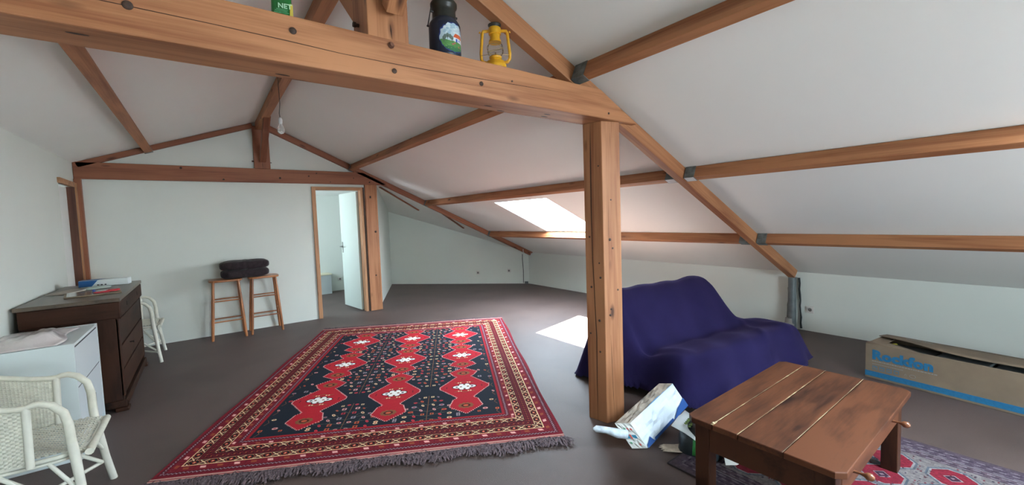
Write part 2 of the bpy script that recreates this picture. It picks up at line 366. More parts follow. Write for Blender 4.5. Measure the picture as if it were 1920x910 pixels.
# near truss -------------------------------------------------------
Y0, Y1 = 1.80, 2.00
BZ0, BZ1 = 2.075, 2.258
def skew_end(name, label, xl, mt):
    """tie beam whose right end is cut along the roof slope"""
    xt = RX + (RZ - .045 - BZ1) / SR; xb = RX + (RZ - .045 - BZ0) / SR
    return xt, xb
xt, xb = 2.10, 2.475
t = thing('tie_beam', 'heavy pine tie beam of the near truss carrying churn and lantern', 'beam', (0, Y0, BZ0))
m = MB(); poly = [(WL + .005, 0), (xb, 0), (xt, BZ1 - BZ0), (WL + .005, BZ1 - BZ0)]
m.prism(poly, Y1 - Y0, Matrix(((1, 0, 0, 0), (0, 0, 1, 0), (0, 1, 0, 0), (0, 0, 0, 1))))
m.obj('timber', pine_x, t, bevel=.006)
discs(t, [(-.15, 0, .092), (.322, 0, .125), (.722, 0, .046), (1.182, 0, .066)], (0, -1, 0), [.014, .013, .011, .011])
discs(t, [(1.38, 0, .112), (2.17, 0, .038), (-.45, 0, .10)], (0, -1, 0), [.005, .007, .012])
bm_ = MB(); bm_.tube([(.712, .003, .155), (.712, -.007, .155), (.712, -.0071, .155), (.712, -.016, .155)], [.014, .014, .008, .008], 8); bm_.obj('bolt', mat('rusty_bolt', (.16, .07, .045), .5, .5), t)
crack(t, [(-.9, 0, .088), (-.4, 0, .092), (.07, 0, .088), (.3, 0, .083), (.5, 0, .076), (.78, 0, .078), (1.18, 0, .09), (1.5, 0, .10), (1.78, 0, .112)], .0016, (0, -1, 0))
crack(t, [(.9, 0, .045), (1.05, 0, .05), (1.25, 0, .052)], .0008, (0, -1, 0))
for (x, y) in ((.30, .15), (1.30, .12), (1.42, .17), (1.72, .10), (1.74, .15), (-.28, .07)):
    m = MB(); m.add([(x + .028 * math.cos(a), y + .008 * math.sin(a), -.0012) for a in [2 * math.pi * k / 12 for k in range(12)]], [tuple(range(12))]); m.obj('knot', knot_m, t)
# post, two timbers side by side
t = thing('post', 'pine post with long drying cracks standing beside the purple sofa', 'post', (2.156, 1.852, 0))
pA, pB, pC = Vector((-.027, .143, 0)), Vector((0, 0, 0)), Vector((.137, -.040, 0))
MB().prism([pA, pB, pC, (.135, .140)], BZ0).obj('timber', pine_z, t, bevel=.004)
nL_, nR_ = Vector((-.143, -.027, 0)).normalized(), Vector((-.040, -.137, 0)).normalized()
onL = lambda q, z: pB.lerp(pA, q) + Vector((0, 0, z)); onR = lambda q, z: pB.lerp(pC, q) + Vector((0, 0, z))
crack(t, [onL(q, z) for q, z in ((.50, .0), (.50, .3), (.47, .6), (.52, .8), (.60, 1.15), (.62, 1.5), (.60, 1.8), (.58, 2.07))], .0038, nL_)
crack(t, [onR(q, z) for q, z in ((.42, .02), (.38, .2), (.33, .45), (.30, .62))], .0018, nR_)
crack(t, [onR(q, z) for q, z in ((.45, 1.83), (.46, 1.95), (.45, 2.07))], .0013, nR_)
crack(t, [onR(q, z) for q, z in ((.30, 1.1), (.28, 1.35), (.31, 1.6))], .0008, nR_)
for (q, z, rr_) in ((.45, 1.55, .006), (.35, 1.28, .010), (.5, 1.22, .007), (.30, .76, .009), (.75, .93, .007), (.35, .80, .006)): discs(t, [onR(q, z)], nR_, [rr_], depth=.0012)
for (q, z, rr_) in ((.2, 1.78, .006), (.75, 1.3, .007), (.2, 1.02, .008), (.3, .72, .009), (.8, .62, .007), (.25, 1.12, .006), (.7, .95, .008), (.3, .5, .007)): discs(t, [onL(q, z)], nL_, [rr_], depth=.0012)
# king post
t = thing('king_post', 'square pine king post rising from the near tie beam', 'post', (.615, Y0 + .001, BZ1 - .01))
m = MB(); m.box((0, .002, 0), (.185, .198, RZ - .12 - BZ1)); m.obj('timber', pine_z, t, bevel=.004)
MB().tube([(.002, .12, .09), (-.014, .12, .09), (-.0141, .12, .09), (-.026, .12, .09)], [.008, .008, .012, .012], 8).obj('bolt', knot_m, t); MB().tube([(.184, .05, .10), (.20, .05, .10)], .008, 8).obj('bolt', knot_m, t)
crack(t, [(.105, .002, .012), (.102, .002, .05), (.10, .002, .075)], .003, (0, -1, 0))
def strut(name, label, p, q, wd, ht, mt=pine_x, cat='beam', side=(1, 0, 0)):
    p, q = Vector(p), Vector(q); x = (q - p).normalized(); z = Vector(side); y = z.cross(x).normalized()
    o = MB().box((0, -ht / 2, -wd / 2), ((q - p).length, ht / 2, wd / 2)).obj(name, mt, bevel=.003); o.matrix_world = frame(p, x, y)
    return tag(o, label, cat)
strut('brace', 'short pine brace rising towards the viewer from the near king post', (.715, 1.77, 2.37), (.715, 1.28, 2.80), .075, .075)
strut('brace', 'short pine brace on the far side of the near king post', (.715, 2.03, 2.37), (.715, 2.50, 2.80), .075, .075)
# rafters (right slope): local x down the slope
def rafter(name, label, y0, y1, x_top, x_end, depth, mt, gap=.0):
    p = Vector((x_top, y0, cz(x_top) + 0)) - NR * gap; L_ = (x_end - x_top) * LS
    m = MB(); k = depth * SR
    # plumb cut at the foot
    m.prism([(0, 0), (L_, 0), (L_ - k, -depth), (0, -depth)], y1 - y0, Matrix(((1, 0, 0, 0), (0, 0, 1, 0), (0, 1, 0, 0), (0, 0, 0, 1))))
    o = m.obj(name, mt, bevel=.004); o.matrix_world = frame(p, VR, (0, 1, 0), NR); return tag(o, label, 'beam')
rafter('rafter', 'long pine rafter of the near truss sloping down to the grey pipe', 1.845, 1.915, .803, 5.57, .105, pine_x, .003)
def rafter_l(name, label, y0, y1, x_end, depth, mt):
    p = Vector((RX - .11, y0, cz(RX - .11))) - NL * .003; L_ = (RX - .11 - x_end) * LL
    m = MB(); m.box((0, 0, -depth), (L_, y1 - y0, 0)); o = m.obj(name, mt, bevel=.004); o.matrix_world = frame(p, VL, (0, 1, 0), NL * 1.0); return o
def rl(name, label, y0, y1, x_end, depth, mt):
    p = Vector((RX - .11, y1, cz(RX - .11))) - NL * .003; L_ = (RX - .11 - x_end) * LL
    m = MB(); m.box((0, 0, -depth), (L_, y1 - y0, 0)); o = m.obj(name, mt, bevel=.004); o.matrix_world = frame(p, VL, (0, -1, 0), NL); return tag(o, label, 'beam')
rl('rafter', 'pine rafter of the near truss on the left slope', 1.845, 1.915, WL + .30, .10, pine_x)
# far truss --------------------------------------------------------
FY = YF - .045
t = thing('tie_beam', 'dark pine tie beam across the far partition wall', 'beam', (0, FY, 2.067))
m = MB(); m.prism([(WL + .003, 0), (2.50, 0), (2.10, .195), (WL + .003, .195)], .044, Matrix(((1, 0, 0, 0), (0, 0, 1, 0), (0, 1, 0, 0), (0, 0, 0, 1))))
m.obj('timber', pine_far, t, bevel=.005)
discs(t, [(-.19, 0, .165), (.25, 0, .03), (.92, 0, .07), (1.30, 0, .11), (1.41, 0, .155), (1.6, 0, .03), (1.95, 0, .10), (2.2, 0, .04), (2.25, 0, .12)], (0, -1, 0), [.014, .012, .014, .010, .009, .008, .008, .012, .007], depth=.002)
t = thing('post', 'pine post at the right of the bedroom door', 'post', (2.118, FY + .005, 0))
MB().box((0, 0, 0), (.162, .038, 2.067)).box((.162, 0, 0), (.195, .12, 2.067)).obj('timber', pine_z, t, bevel=.004)
MB().box((.07, -.006, 1.85), (.095, .004, 1.885)).obj('bolt', knot_m, t)
discs(t, [(.14, 0, 1.30), (.11, 0, .58)], (0, -1, 0), [.018, .012], depth=.0015)
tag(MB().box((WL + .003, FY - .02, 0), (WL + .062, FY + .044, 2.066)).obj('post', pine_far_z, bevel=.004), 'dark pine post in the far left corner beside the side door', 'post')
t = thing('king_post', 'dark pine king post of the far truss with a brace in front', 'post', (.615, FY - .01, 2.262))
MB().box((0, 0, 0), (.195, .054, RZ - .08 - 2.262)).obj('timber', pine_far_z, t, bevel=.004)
MB().tube([(-.025, .03, .10), (.002, .03, .10)], .010, 8).obj('bolt', knot_m, t); MB().tube([(.193, .03, .09), (.215, .03, .09)], .005, 8).obj('bolt', knot_m, t)
crack(t, [(.10, 0, .0), (.098, 0, .06), (.10, 0, .09)], .003, (0, -1, 0))
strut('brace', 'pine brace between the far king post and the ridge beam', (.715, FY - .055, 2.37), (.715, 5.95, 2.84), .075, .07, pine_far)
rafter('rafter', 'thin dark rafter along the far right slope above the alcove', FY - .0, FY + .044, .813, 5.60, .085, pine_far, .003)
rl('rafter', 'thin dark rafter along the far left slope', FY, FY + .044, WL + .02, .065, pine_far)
# ridge beam
RB = (.655, .74, 2.80, 2.90)
ridge = MB().box((0, 0, 0), (RB[1] - RB[0], FY - .012 - 2.0, RB[3] - RB[2])).obj('ridge_beam', pine_y, bevel=.004); ridge.location = (RB[0], 2.0, RB[2]); tag(ridge, 'pine ridge beam running from the near truss to the far truss', 'beam')
ridge = MB().box((0, 0, 0), (RB[1] - RB[0], 1.80 - YB - .01, RB[3] - RB[2])).obj('ridge_beam', pine_y, bevel=.004); ridge.location = (RB[0], YB + .005, RB[2]); tag(ridge, 'pine ridge beam overhead on the viewer side of the near truss', 'beam')
# purlins, square to the roof
def purlin(label, x, y0, y1, wd, dp, left=False, hangers=(), mt=pine_y, big=1.0):
    V_, N_ = (VL, NL) if left else (VR, NR)
    p = Vector((x, y0, cz(x))) - N_ * .002
    Mw = frame(p, V_, (0, 1, 0), N_) if not left else Matrix(frame(p, V_, (0, 1, 0), V_.cross(Vector((0, 1, 0)))))
    sgn = 1 if not left else -1
    zlo, zhi = (-dp, 0) if sgn > 0 else (0, dp)
    t = bpy.data.objects.new('purlin', None); link(t); t.matrix_world = Mw; tag(t, label, 'beam')
    MB().box((0, 0, zlo), (wd, y1 - y0, zhi)).obj('timber', mt, t, bevel=.004)
    for (e, cm, wl) in hangers:
        a = 0.002 if e == 0 else (y1 - y0) - wl - .002
        m = MB(); q = .003; zb = zlo if sgn > 0 else zhi
        z1_, z2_ = (zhi, zb) if sgn > 0 else (zlo, zb); o_ = -q if sgn > 0 else q
        pr = [(-q, z1_), (-q, z2_ + o_), (wd + q, z2_ + o_), (wd + q, z1_), (wd + .0002, z1_), (wd + .0002, z2_), (-.0002, z2_), (-.0002, z1_)]
        n_ = len(pr); vs_ = [(x_, a, z_) for x_, z_ in pr] + [(x_, a + wl, z_) for x_, z_ in pr]
        m.add(vs_, [(i_, (i_ + 1) % n_, n_ + (i_ + 1) % n_, n_ + i_) for i_ in range(n_)] + [(0, 1, 6, 7), (1, 2, 5, 6), (2, 3, 4, 5), (n_ + 7, n_ + 6, n_ + 1, n_), (n_ + 6, n_ + 5, n_ + 2, n_ + 1), (n_ + 5, n_ + 4, n_ + 3, n_ + 2)])
        h = m.obj('joist_hanger', steel_m, t)
        if cm is tagw_m:
            m = MB(); zz_ = z2_ + o_; m.box((0, a + .004, min(zz_, zz_ + o_ * .3)), (wd, a + wl - .004, max(zz_, zz_ + o_ * .3))); m.obj('price_label', cm, h, label='white paper label under the hanger')
    return t
# downhill side x = X of the uphill face at the ceiling
purlin('highest right purlin between the two trusses', 1.915, 1.92, FY - .003, .055, .10, hangers=((0, steel_m, .06), (1, steel_m, .05)))
purlin('highest right purlin beyond the near truss rafter, rising towards the viewer', 1.915, YB + .01, 1.84, .055, .10, hangers=((1, steel_m, .10),))
purlin('middle right purlin between the trusses above the skylight', 3.165, 1.92, FY - .003, .06, .095, hangers=((0, tagw_m, .085), (1, steel_m, .05)))
purlin('middle right purlin on the viewer side of the near rafter', 3.165, YB + .01, 1.84, .06, .095, hangers=((1, tagw_m, .085),))
purlin('lowest right purlin between the trusses under the skylight', 4.49, 1.92, FY - .003, .06, .10, hangers=((0, steel_m, .085), (1, steel_m, .06)))
purlin('lowest right purlin on the viewer side above the cardboard box', 4.49, YB + .01, 1.84, .06, .10, hangers=((1, steel_m, .085),))
purlin('left slope purlin leading to the far truss', -.475, 1.92, FY - .003, .08, .085, left=True, hangers=((1, steel_m, .05),))
purlin('left slope purlin on the viewer side of the near truss', -.475, YB + .01, 1.84, .08, .085, left=True)
# loose battens at the alcove ceiling
def batten(label, p, q, wd=.045, th=.02):
    p, q = Vector(p), Vector(q); x = (q - p); L_ = x.length; x.normalize(); y = NR.cross(x).normalized()
    o = MB().box((0, -wd / 2, -th), (L_, wd / 2, 0)).obj('batten', pine_far, bevel=.002); o.matrix_world = frame(p, x, y); return tag(o, label, 'batten')
def onroof(x, y, d=.0): return Vector((x, y, cz(x))) - NR * d
batten('thin wooden batten on the alcove ceiling nearest the bedroom door', onroof(2.56, 7.31, .003), onroof(3.46, 7.72, .003))
batten('thin wooden batten poking out below the middle of the far rafter', onroof(3.50, 6.98, .003), onroof(4.33, 7.47, .003))
# old black glue around the beam end
m = MB(); m.box((2.0, 1.83, 0), (2.12, 1.95, .012), Matrix.Translation((0, 0, BZ1 + .001)))
g = m.obj('mortar_patch', mat('dark_mortar', (.05, .065, .06), .9, noise=(40, .5)), bevel=.004); tag(g, 'crumbly dark mortar patch on the near beam end under the hanger', 'mortar')
# pipe by the knee wall
t = thing('drain_pipe', 'grey pipe standing in a torn slot of the right knee wall', 'pipe', (5.56, 1.90, 0))
MB().tube([(0, 0, 0), (0, 0, .10), (.012, .004, .35), (.005, 0, .63)], [.05, .045, .042, .042], 16).obj('pipe', mat('grey_pipe', (.12, .14, .145), .4, noise=(12, .25)), t)
MB().lathe([(.058, 0), (.06, .07), (.05, .09), (.045, .14)], (-.01, .02, .0), 16).obj('collar', mat('grey_collar', (.32, .31, .29), .6), t)
m = MB()
for a, b in ((.045, .30), (-.055, .28)):
    pts = [(.055, a + .004 * math.sin(i * 2.1) - .025 * (1 - i / 9) * (1 if a < 0 else -1), .02 + i * .067) for i in range(10)]
    m.tube(pts, [.007 + .006 * random.random() for _ in pts], 6)
m.obj('torn_foil', mat('black_foil', (.012, .014, .016), .5), t)
# dark corner gap and cable at the far right corner
t = thing('cable', 'thin dark cable down the far right corner of the alcove', 'cable', (5.52, 7.02, 0))
MB().tube([(0, 0, .02), (.005, .0, .3), (-.01, 0, .55), (-.03, -.03, .66)], .006, 6).obj('wire', black_m, t)
MB().box((.03, -.05, 0), (.09, 0, .05)).obj('stub', steel_m, t)
tag(MB().tube([(5.33, 6.757, .79), (5.32, 6.745, .74), (5.35, 6.75, .70)], .005, 6).obj('string', tagw_m), 'loose white string end on the far rafter, left one', 'string')
tag(MB().tube([(5.55, 6.757, .69), (5.52, 6.745, .645), (5.57, 6.75, .61)], .006, 6).obj('string', tagw_m), 'loose white string end at the very foot of the far rafter', 'string')

# ------------------------------------------------------------------ sockets
def socket(label, M_, group=None):
    t = bpy.data.objects.new('wall_socket', None); link(t); t.matrix_world = M_; tag(t, label, 'socket', group)
    MB().box((-.04, -.04, 0), (.04, .04, .010)).obj('face_plate', mat('socket_plastic', (.62, .60, .57), .4), t, bevel=.004)
    m = MB(); n = 20
    m.lathe([(.026, .0), (.026, .016), (.021, .016), (.019, .0105)], (0, 0, 0), n, cap=False); m.obj('socket_ring', mat('socket_ring', (.5, .48, .46), .45), t)
    m = MB(); m.lathe([(.0195, .0103), (.0005, .0103)], (0, 0, 0), n, cap=False); m.obj('recess', mat('socket_recess', (.13, .12, .115), .5), t)
    MB().tube([(0, .012, .011), (0, .012, .02)], .0028, 8).obj('earth_pin', chrome_m, t)
socket('single power socket in the right knee wall beside the pipe', frame((WR - .001, 1.738, .255), (0, -1, 0), (0, 0, 1)))
dn = (a2 - a1).normalized(); nb = Vector((-dn.y, dn.x, 0)) * -1
if nb.y > 0: nb = -nb
socket('power socket in the alcove back wall, left one of two', frame(Vector((4.86, 7.797, .25)) + nb * .001, dn, (0, 0, 1)))
def onback(x): return a1.lerp(a2, (x - a1.x) / (a2.x - a1.x))
bpy.data.objects['wall_socket.001'].location = onback(4.85) + Vector((0, 0, .25)) + nb * .001
socket('power socket in the alcove back wall, nearer the corner', frame(onback(5.33) + Vector((0, 0, .29)) + nb * .001, dn, (0, 0, 1)))
socket('power socket seen through the bedroom doorway', frame((2.30, 9.399, .25), (1, 0, 0), (0, 0, 1), (0, -1, 0)))

# bedroom: low grey cabinet
t = thing('low_cabinet', 'low grey cabinet with cream top seen through the doorway', 'cabinet', (1.70, 9.10, 0))
MB().box((0, 0, 0), (.36, .28, .395)).obj('body', mat('grey_panel', (.42, .46, .46), .5), t, bevel=.004)
MB().box((-.01, -.01, .395), (.37, .29, .42)).obj('top', mat('cream_top', (.62, .58, .42), .5), t, bevel=.004)

# bulb
t = thing('hanging_bulb', 'bare light bulb hanging on a thin wire beside the ridge beam', 'light bulb', (.648, 4.50, 2.36))
MB().tube([(0, 0, .115), (-.006, 0, .16), (.004, 0, .25), (0, 0, .54)], .003, 6).obj('wire', mat('wire', (.05, .05, .05), .6), t)
MB().lathe([(.010, .065), (.017, .068), (.017, .10), (.012, .118), (.004, .122)], (0, 0, 0), 16).obj('lamp_holder', tagw_m, t)
bulb_m = bpy.data.materials.new('bulb_glass'); bulb_m.use_nodes = True
_b = bulb_m.node_tree.nodes['Principled BSDF']; _b.inputs['Transmission Weight'].default_value = .75; _b.inputs['Roughness'].default_value = .15; _b.inputs['IOR'].default_value = 1.2; _b.inputs['Base Color'].default_value = (.92, .94, .93, 1)
MB().lathe([(.012, .066), (.016, .05), (.027, .028), (.033, .005), (.031, -.012), (.02, -.028), (.002, -.034)], (0, 0, 0), 20).obj('bulb_glass', bulb_m, t)

# ================================================================== RUGS
def fillpoly(im, poly, col, s):
    poly = np.array(poly) * s; x0, y0 = np.floor(poly.min(0)).astype(int); x1, y1 = np.ceil(poly.max(0)).astype(int) + 1
    H, W = im.shape[:2]; x0, y0 = max(x0, 0), max(y0, 0); x1, y1 = min(x1, W), min(y1, H)
    if x1 <= x0 or y1 <= y0: return
    X, Y = np.meshgrid(np.arange(x0, x1) + .5, np.arange(y0, y1) + .5); ins = np.zeros(X.shape, bool); n = len(poly)
    for i in range(n):
        (ax, ay), (bx, by) = poly[i], poly[(i + 1) % n]
        if ay == by: continue
        c = ((ay > Y) != (by > Y)) & (X < (bx - ax) * (Y - ay) / (by - ay) + ax); ins ^= c
    im[y0:y1, x0:x1][ins] = col
def fillell(im, c, rx, ry, col, s, rot=0.0):
    cx, cy = c[0] * s, c[1] * s; R = max(rx, ry) * s + 2; H, W = im.shape[:2]
    x0, x1, y0, y1 = max(int(cx - R), 0), min(int(cx + R) + 1, W), max(int(cy - R), 0), min(int(cy + R) + 1, H)
    if x1 <= x0 or y1 <= y0: return
    X, Y = np.meshgrid(np.arange(x0, x1) + .5 - cx, np.arange(y0, y1) + .5 - cy); ca, sa = math.cos(rot), math.sin(rot)
    a = (X * ca + Y * sa) / (rx * s); b = (-X * sa + Y * ca) / (ry * s); im[y0:y1, x0:x1][a * a + b * b <= 1] = col
def stroke(im, pts, wd, col, s):
    for (a, b) in zip(pts[:-1], pts[1:]):
        a, b = np.array(a, float), np.array(b, float); d = b - a; L_ = np.hypot(*d)
        if L_ < 1e-6: continue
        n = np.array([-d[1], d[0]]) / L_ * wd / 2; fillpoly(im, [a - n, b - n, b + n, a + n], col, s)
C = lambda r_, g, b: np.array([r_, g, b], np.float32) / 255
NAVY, RED, MAR, DRED, CREAM, ORG, PINK, WHT, BRN, GRY, BLK = C(24, 31, 42), C(176, 28, 42), C(92, 20, 32), C(120, 22, 36), C(226, 198, 152), C(196, 92, 58), C(226, 165, 158), C(240, 238, 232), C(132, 84, 52), C(150, 140, 150), C(20, 16, 20)
def big_rug():
    W, L_, s = 2.46, 3.34, 400
    H, Wp = int(L_ * s), int(W * s); im = np.zeros((H, Wp, 3), np.float32); rng = np.random.RandomState(3)
    V_, U_ = np.mgrid[0:H, 0:Wp] / s; b_u = np.minimum(U_, W - U_); vv = np.minimum(V_, L_ - V_); b_v = (vv - .035) * .36 / .375
    b = np.minimum(b_u, b_v); isu = b_u < b_v; al = np.where(isu, V_, U_)
    im[:] = NAVY
    def band(lo, hi, c): im[(b >= lo) & (b < hi)] = c
    band(-1, .02, DRED); band(.02, .052, MAR); band(.052, .105, DRED); band(.105, .158, MAR * .7); band(.158, .218, DRED * .8); band(.218, .268, MAR * .7); band(.268, .31, DRED); band(.31, .34, MAR); band(.34, .362, RED * .85)
    zz = lambda c0: np.abs(b - (c0 + .006 * (2 * np.abs(((al / .022) % 1) - .5) * 2 - 1))) < .0032
    im[zz(.036)] = GRY; im[zz(.325)] = GRY
    # dash bands
    for c0, wd, per in ((.078, .016, .095), (.289, .013, .082)):
        ph = (al / per) % 2; m1 = (np.abs(b - c0) < wd * .75) & (np.abs((al / per) % 1 - .5 + (b - c0) * 4) < .17)
        im[m1 & (ph < 1)] = PINK; im[m1 & (ph >= 1)] = ORG * .75
        m3 = (np.abs(b - c0) < wd) & (np.abs((al / per) % 1) < .05); im[m3] = MAR
    # floral cream bands
    for c0 in (.1315, .243):
        per = .105; q = ((al / per) % 1 - .5) * per; y = b - c0; h = .026
        im[(np.abs(np.abs(y) - h) < .0032)] = CREAM
        X1 = (np.abs(np.abs(y) - np.abs(np.abs(q) - per / 2) * .8) < .0045) & (np.abs(y) < h) & (np.abs(q) > .026); im[X1] = CREAM
        oct_ = (np.abs(q) + np.abs(y) * .9 < .03) & (np.abs(y) < .021); im[oct_] = BLK; im[(np.abs(q) + np.abs(y) * .9 < .034) & ~oct_ & (np.abs(y) < .024)] = ORG
        im[(q * q + y * y < .00011)] = C(200, 66, 50); im[(q * q + y * y < .00002)] = CREAM
    # mid band small motif
    y = b - .188; q = ((al / .034) % 1 - .5) * .034
    im[(np.abs(y + .6 * q) < .0045) & (np.abs(y) < .02)] = MAR * .55; im[(np.abs(y) < .004) & (np.abs(q) < .006)] = ORG * .8
    im[np.abs(np.abs(y) - .028) < .0025] = MAR * .5
    # selvage at both ends
    im[vv < .035] = C(196, 150, 138); im[(vv > .012) & (vv < .02)] = C(150, 60, 64)
    field = (b >= .362)
    fi = im.copy()
    # vines and flowers on the navy ground
    def flower(u, v, r_, k):
        col = (PINK, ORG, C(205, 60, 70), CREAM, GRY)[k % 5]
        if k % 3 == 0:
            fillell(fi, (u, v), r_, r_ * .8, col, s); fillell(fi, (u, v), r_ * .5, r_ * .4, C(150, 40, 50), s)
        elif k % 3 == 1:
            for a in range(4): fillell(fi, (u + r_ * .6 * math.cos(a * 1.57 + .78), v + r_ * .6 * math.sin(a * 1.57 + .78)), r_ * .45, r_ * .45, col, s)
            fillell(fi, (u, v), r_ * .4, r_ * .4, BLK, s)
        else:
            fillell(fi, (u, v), r_ * .55, r_, col, s, .5)
            fillell(fi, (u, v), r_ * .2, r_ * .5, DRED, s, .5)
    GV = C(92, 96, 80)
    spots = [(.035, .05, .018), (.095, .03, .021), (.165, .035, .020), (.23, .012, .018), (.05, .12, .022), (.125, .105, .022), (.195, .10, .019), (.04, .20, .020), (.105, .185, .023), (.16, .165, .015), (.05, .275, .022), (.10, .26, .016), (.03, .345, .017), (.075, .335, .015)]
    for cu in (.955, 1.548):
        for cv in (.46, 1.385, 2.175, 2.965):
            stroke(fi, [(cu, cv - .37), (cu, cv + .37)], .005, BRN, s)
            for sx in (-1, 1):
                for sy in (-1, 1):
                    for (x1_, y1_, x2_, y2_) in ((0, .02, .22, .06), (0, .09, .18, .15), (0, .20, .12, .27), (.095, .03, .12, .12), (.05, .12, .10, .19)):
                        stroke(fi, [(cu + sx * x1_, cv + sy * y1_), (cu + sx * (x1_ + x2_) / 2, cv + sy * ((y1_ + y2_) / 2 + .015)), (cu + sx * x2_, cv + sy * y2_)], .0042, GV, s)
                    for k, (du, dv, r_) in enumerate(spots): flower(cu + sx * du, cv + sy * dv, r_ * .92, k + (cu > 1.2))
    for (u0, dx) in ((.385, 1), (2.085, -1)):
        for j in range(17):
            v0 = .50 + j * .16; stroke(fi, [(u0, v0 - .08), (u0 + dx * .02, v0 - .04), (u0, v0)], .004, BRN, s)
            flower(u0 + dx * (.01 + .03 * (j % 2)), v0, .017, j * 2 + 1)
            if j % 5 in (0, 4): flower(u0 + dx * .1, v0 + .02, .02, j); flower(u0 + dx * .15, v0 - .02, .015, j + 1)
    # medallions
    dy = np.array([-.49, -.37, -.26, -.22, 0, .23, .27, .34, .40]); 
    for cu in (.655, 1.255, 1.84):
        for k, cv in enumerate((.955, 1.79, 2.575)):
            lo = -.49 if k == 0 else -.395; sc = 1.0 if k == 0 else .90
            ys = np.array([lo, -.33 * sc if k else -.37, -.25 * sc, -.215 * sc, -.02, .02, .225 * sc, .26 * sc, .34 * sc, .445 if k == 0 else .385]); hw = np.array([.004, .125, .095, .060, .205, .205, .060, .09, .125, .004])
            q = .014; Vq = np.round((V_ - cv) / q) * q; ww = np.interp(Vq, ys, hw, left=-1, right=-1); Uq = np.abs(U_ - cu)
            g = (Uq < ww + .009); fi[g] = PINK * .95; fi[Uq < ww] = RED
            # wine shade near steps
            # star in each neck
            for sv in ((-.37 if k == 0 else -.32 * sc), .32 * sc):
                for a in range(10): fillell(fi, (cu + .048 * math.cos(a * .628), cv + sv * .97 + .038 * math.sin(a * .628)), .014, .014, BRN, s)
                fillell(fi, (cu, cv + sv * .97), .036, .028, C(70, 30, 22), s); fillell(fi, (cu, cv + sv * .97), .02, .016, ORG, s)
            # white quatrefoil
            for (du, dv, ru, rv) in ((.062, 0, .036, .026), (-.062, 0, .036, .026), (.022, .032, .024, .024), (-.022, .032, .024, .024), (.022, -.032, .024, .024), (-.022, -.032, .024, .024), (0, 0, .03, .03)):
                fillell(fi, (cu + du, cv + dv * 1.1), ru + .007, rv + .007, BLK, s)
            for (du, dv, ru, rv) in ((.062, 0, .036, .026), (-.062, 0, .036, .026), (.022, .032, .024, .024), (-.022, .032, .024, .024), (.022, -.032, .024, .024), (-.022, -.032, .024, .024), (0, 0, .03, .03)):
                fillell(fi, (cu + du, cv + dv * 1.1), ru, rv, WHT, s)
            for (du, dv) in ((.066, 0), (-.066, 0), (0, .042), (0, -.042), (.03, 0), (-.03, 0)): fillell(fi, (cu + du, cv + dv), .011, .009, BLK if abs(du) > .05 else BRN, s)
            for sg in (-1, 1):
                pts = [(cu + x, cv + sg * (.098 + .012 * math.cos(x * 60))) for x in np.linspace(-.085, .085, 14)]; stroke(fi, pts, .009, BRN, s)
                for x in (-.05, -.03, .03, .05): fillell(fi, (cu + x, cv + sg * .088), .007, .011, CREAM, s)
                for x in (-.15, .15): fillell(fi, (cu + x, cv + sg * .012), .006, .006, BLK, s)
    im[field] = fi[field]
    im *= (1 + rng.uniform(-.09, .09, (H, Wp, 1))).astype(np.float32)
    im *= (1 + .05 * np.sin(V_ * 900 / 4)[..., None]).astype(np.float32)
    return im, W, L_
im, RW, RL = big_rug()
ang = math.radians(-28.43)
rug = thing('patterned_rug', 'large fringed red and navy patterned rug in the middle of the carpet', 'rug', (-.362, 3.085, 0), ang)
rug_m = drawn('rug_print', im, RW, RL, .95, bump=(420, .5, .003))
m = MB(); nx, ny = 50, 70; TH = .009
random.seed(5)
def rz_(x, y): return TH + .0025 * math.sin(x * 3.1 + y * 1.7) * math.sin(y * 2.3 - x) + .0012
P = [[(RW * j / nx + .006 * math.sin(y_ * 5 + 1) * (1 if j in (0, nx) else 0), RL * i / ny + .008 * math.sin(RW * j / nx * 4), rz_(RW * j / nx, RL * i / ny)) for j in range(nx + 1)] for i in range(ny + 1) for y_ in (RL * i / ny,)]
m.grid(P)
edge = [(0, j) for j in range(nx + 1)] + [(i, nx) for i in range(1, ny + 1)] + [(ny, j) for j in range(nx - 1, -1, -1)] + [(i, 0) for i in range(ny - 1, 0, -1)]
vs = []; 
for (i, j) in edge: p = P[i][j]; vs += [p, (p[0], p[1], .001)]
n = len(edge); m.add(vs, [(2 * k, 2 * k + 1, (2 * k + 3) % (2 * n), (2 * k + 2) % (2 * n)) for k in range(n)])
m.obj('rug_pile', rug_m, rug)
def fringe(parent, x0, x1, y, sg, n, ln, mt, spread=.5, name='fringe', z=.006):
    m = MB()
    for k in range(n):
        x = x0 + (x1 - x0) * (k + random.random()) / n; cl = math.sin(x * 9) * .25 + math.sin(x * 31) * .3
        L_ = ln * random.uniform(.55, 1.1) * (1 + .15 * math.sin(x * 13)); a = cl * spread + random.gauss(0, .3); wd = random.uniform(.0018, .0048)
        px, py, pz = x, y, z; vs = []
        for q in range(5):
            vs += [(px - wd, py, max(.0015, pz)), (px + wd, py, max(.0015, pz))]
            a += random.gauss(0, .3); st = L_ / 4; px += math.sin(a) * st; py += sg * math.cos(a) * st
            pz = z + random.uniform(.0, .020) * math.sin(math.pi * (q + 1) / 5)
        m.add(vs, [(2 * q, 2 * q + 1, 2 * q + 3, 2 * q + 2) for q in range(4)])
    return m.obj(name, mt, parent, kind='stuff')
fr_m = mat('fringe_wool', (.14, .10, .11), .95, noise=(90, .5))
fringe(rug, .0, RW + .0, .012, -1, 2300, .125, fr_m, .8)
fringe(rug, .0, RW, RL - .008, 1, 1000, .04, fr_m, .6)

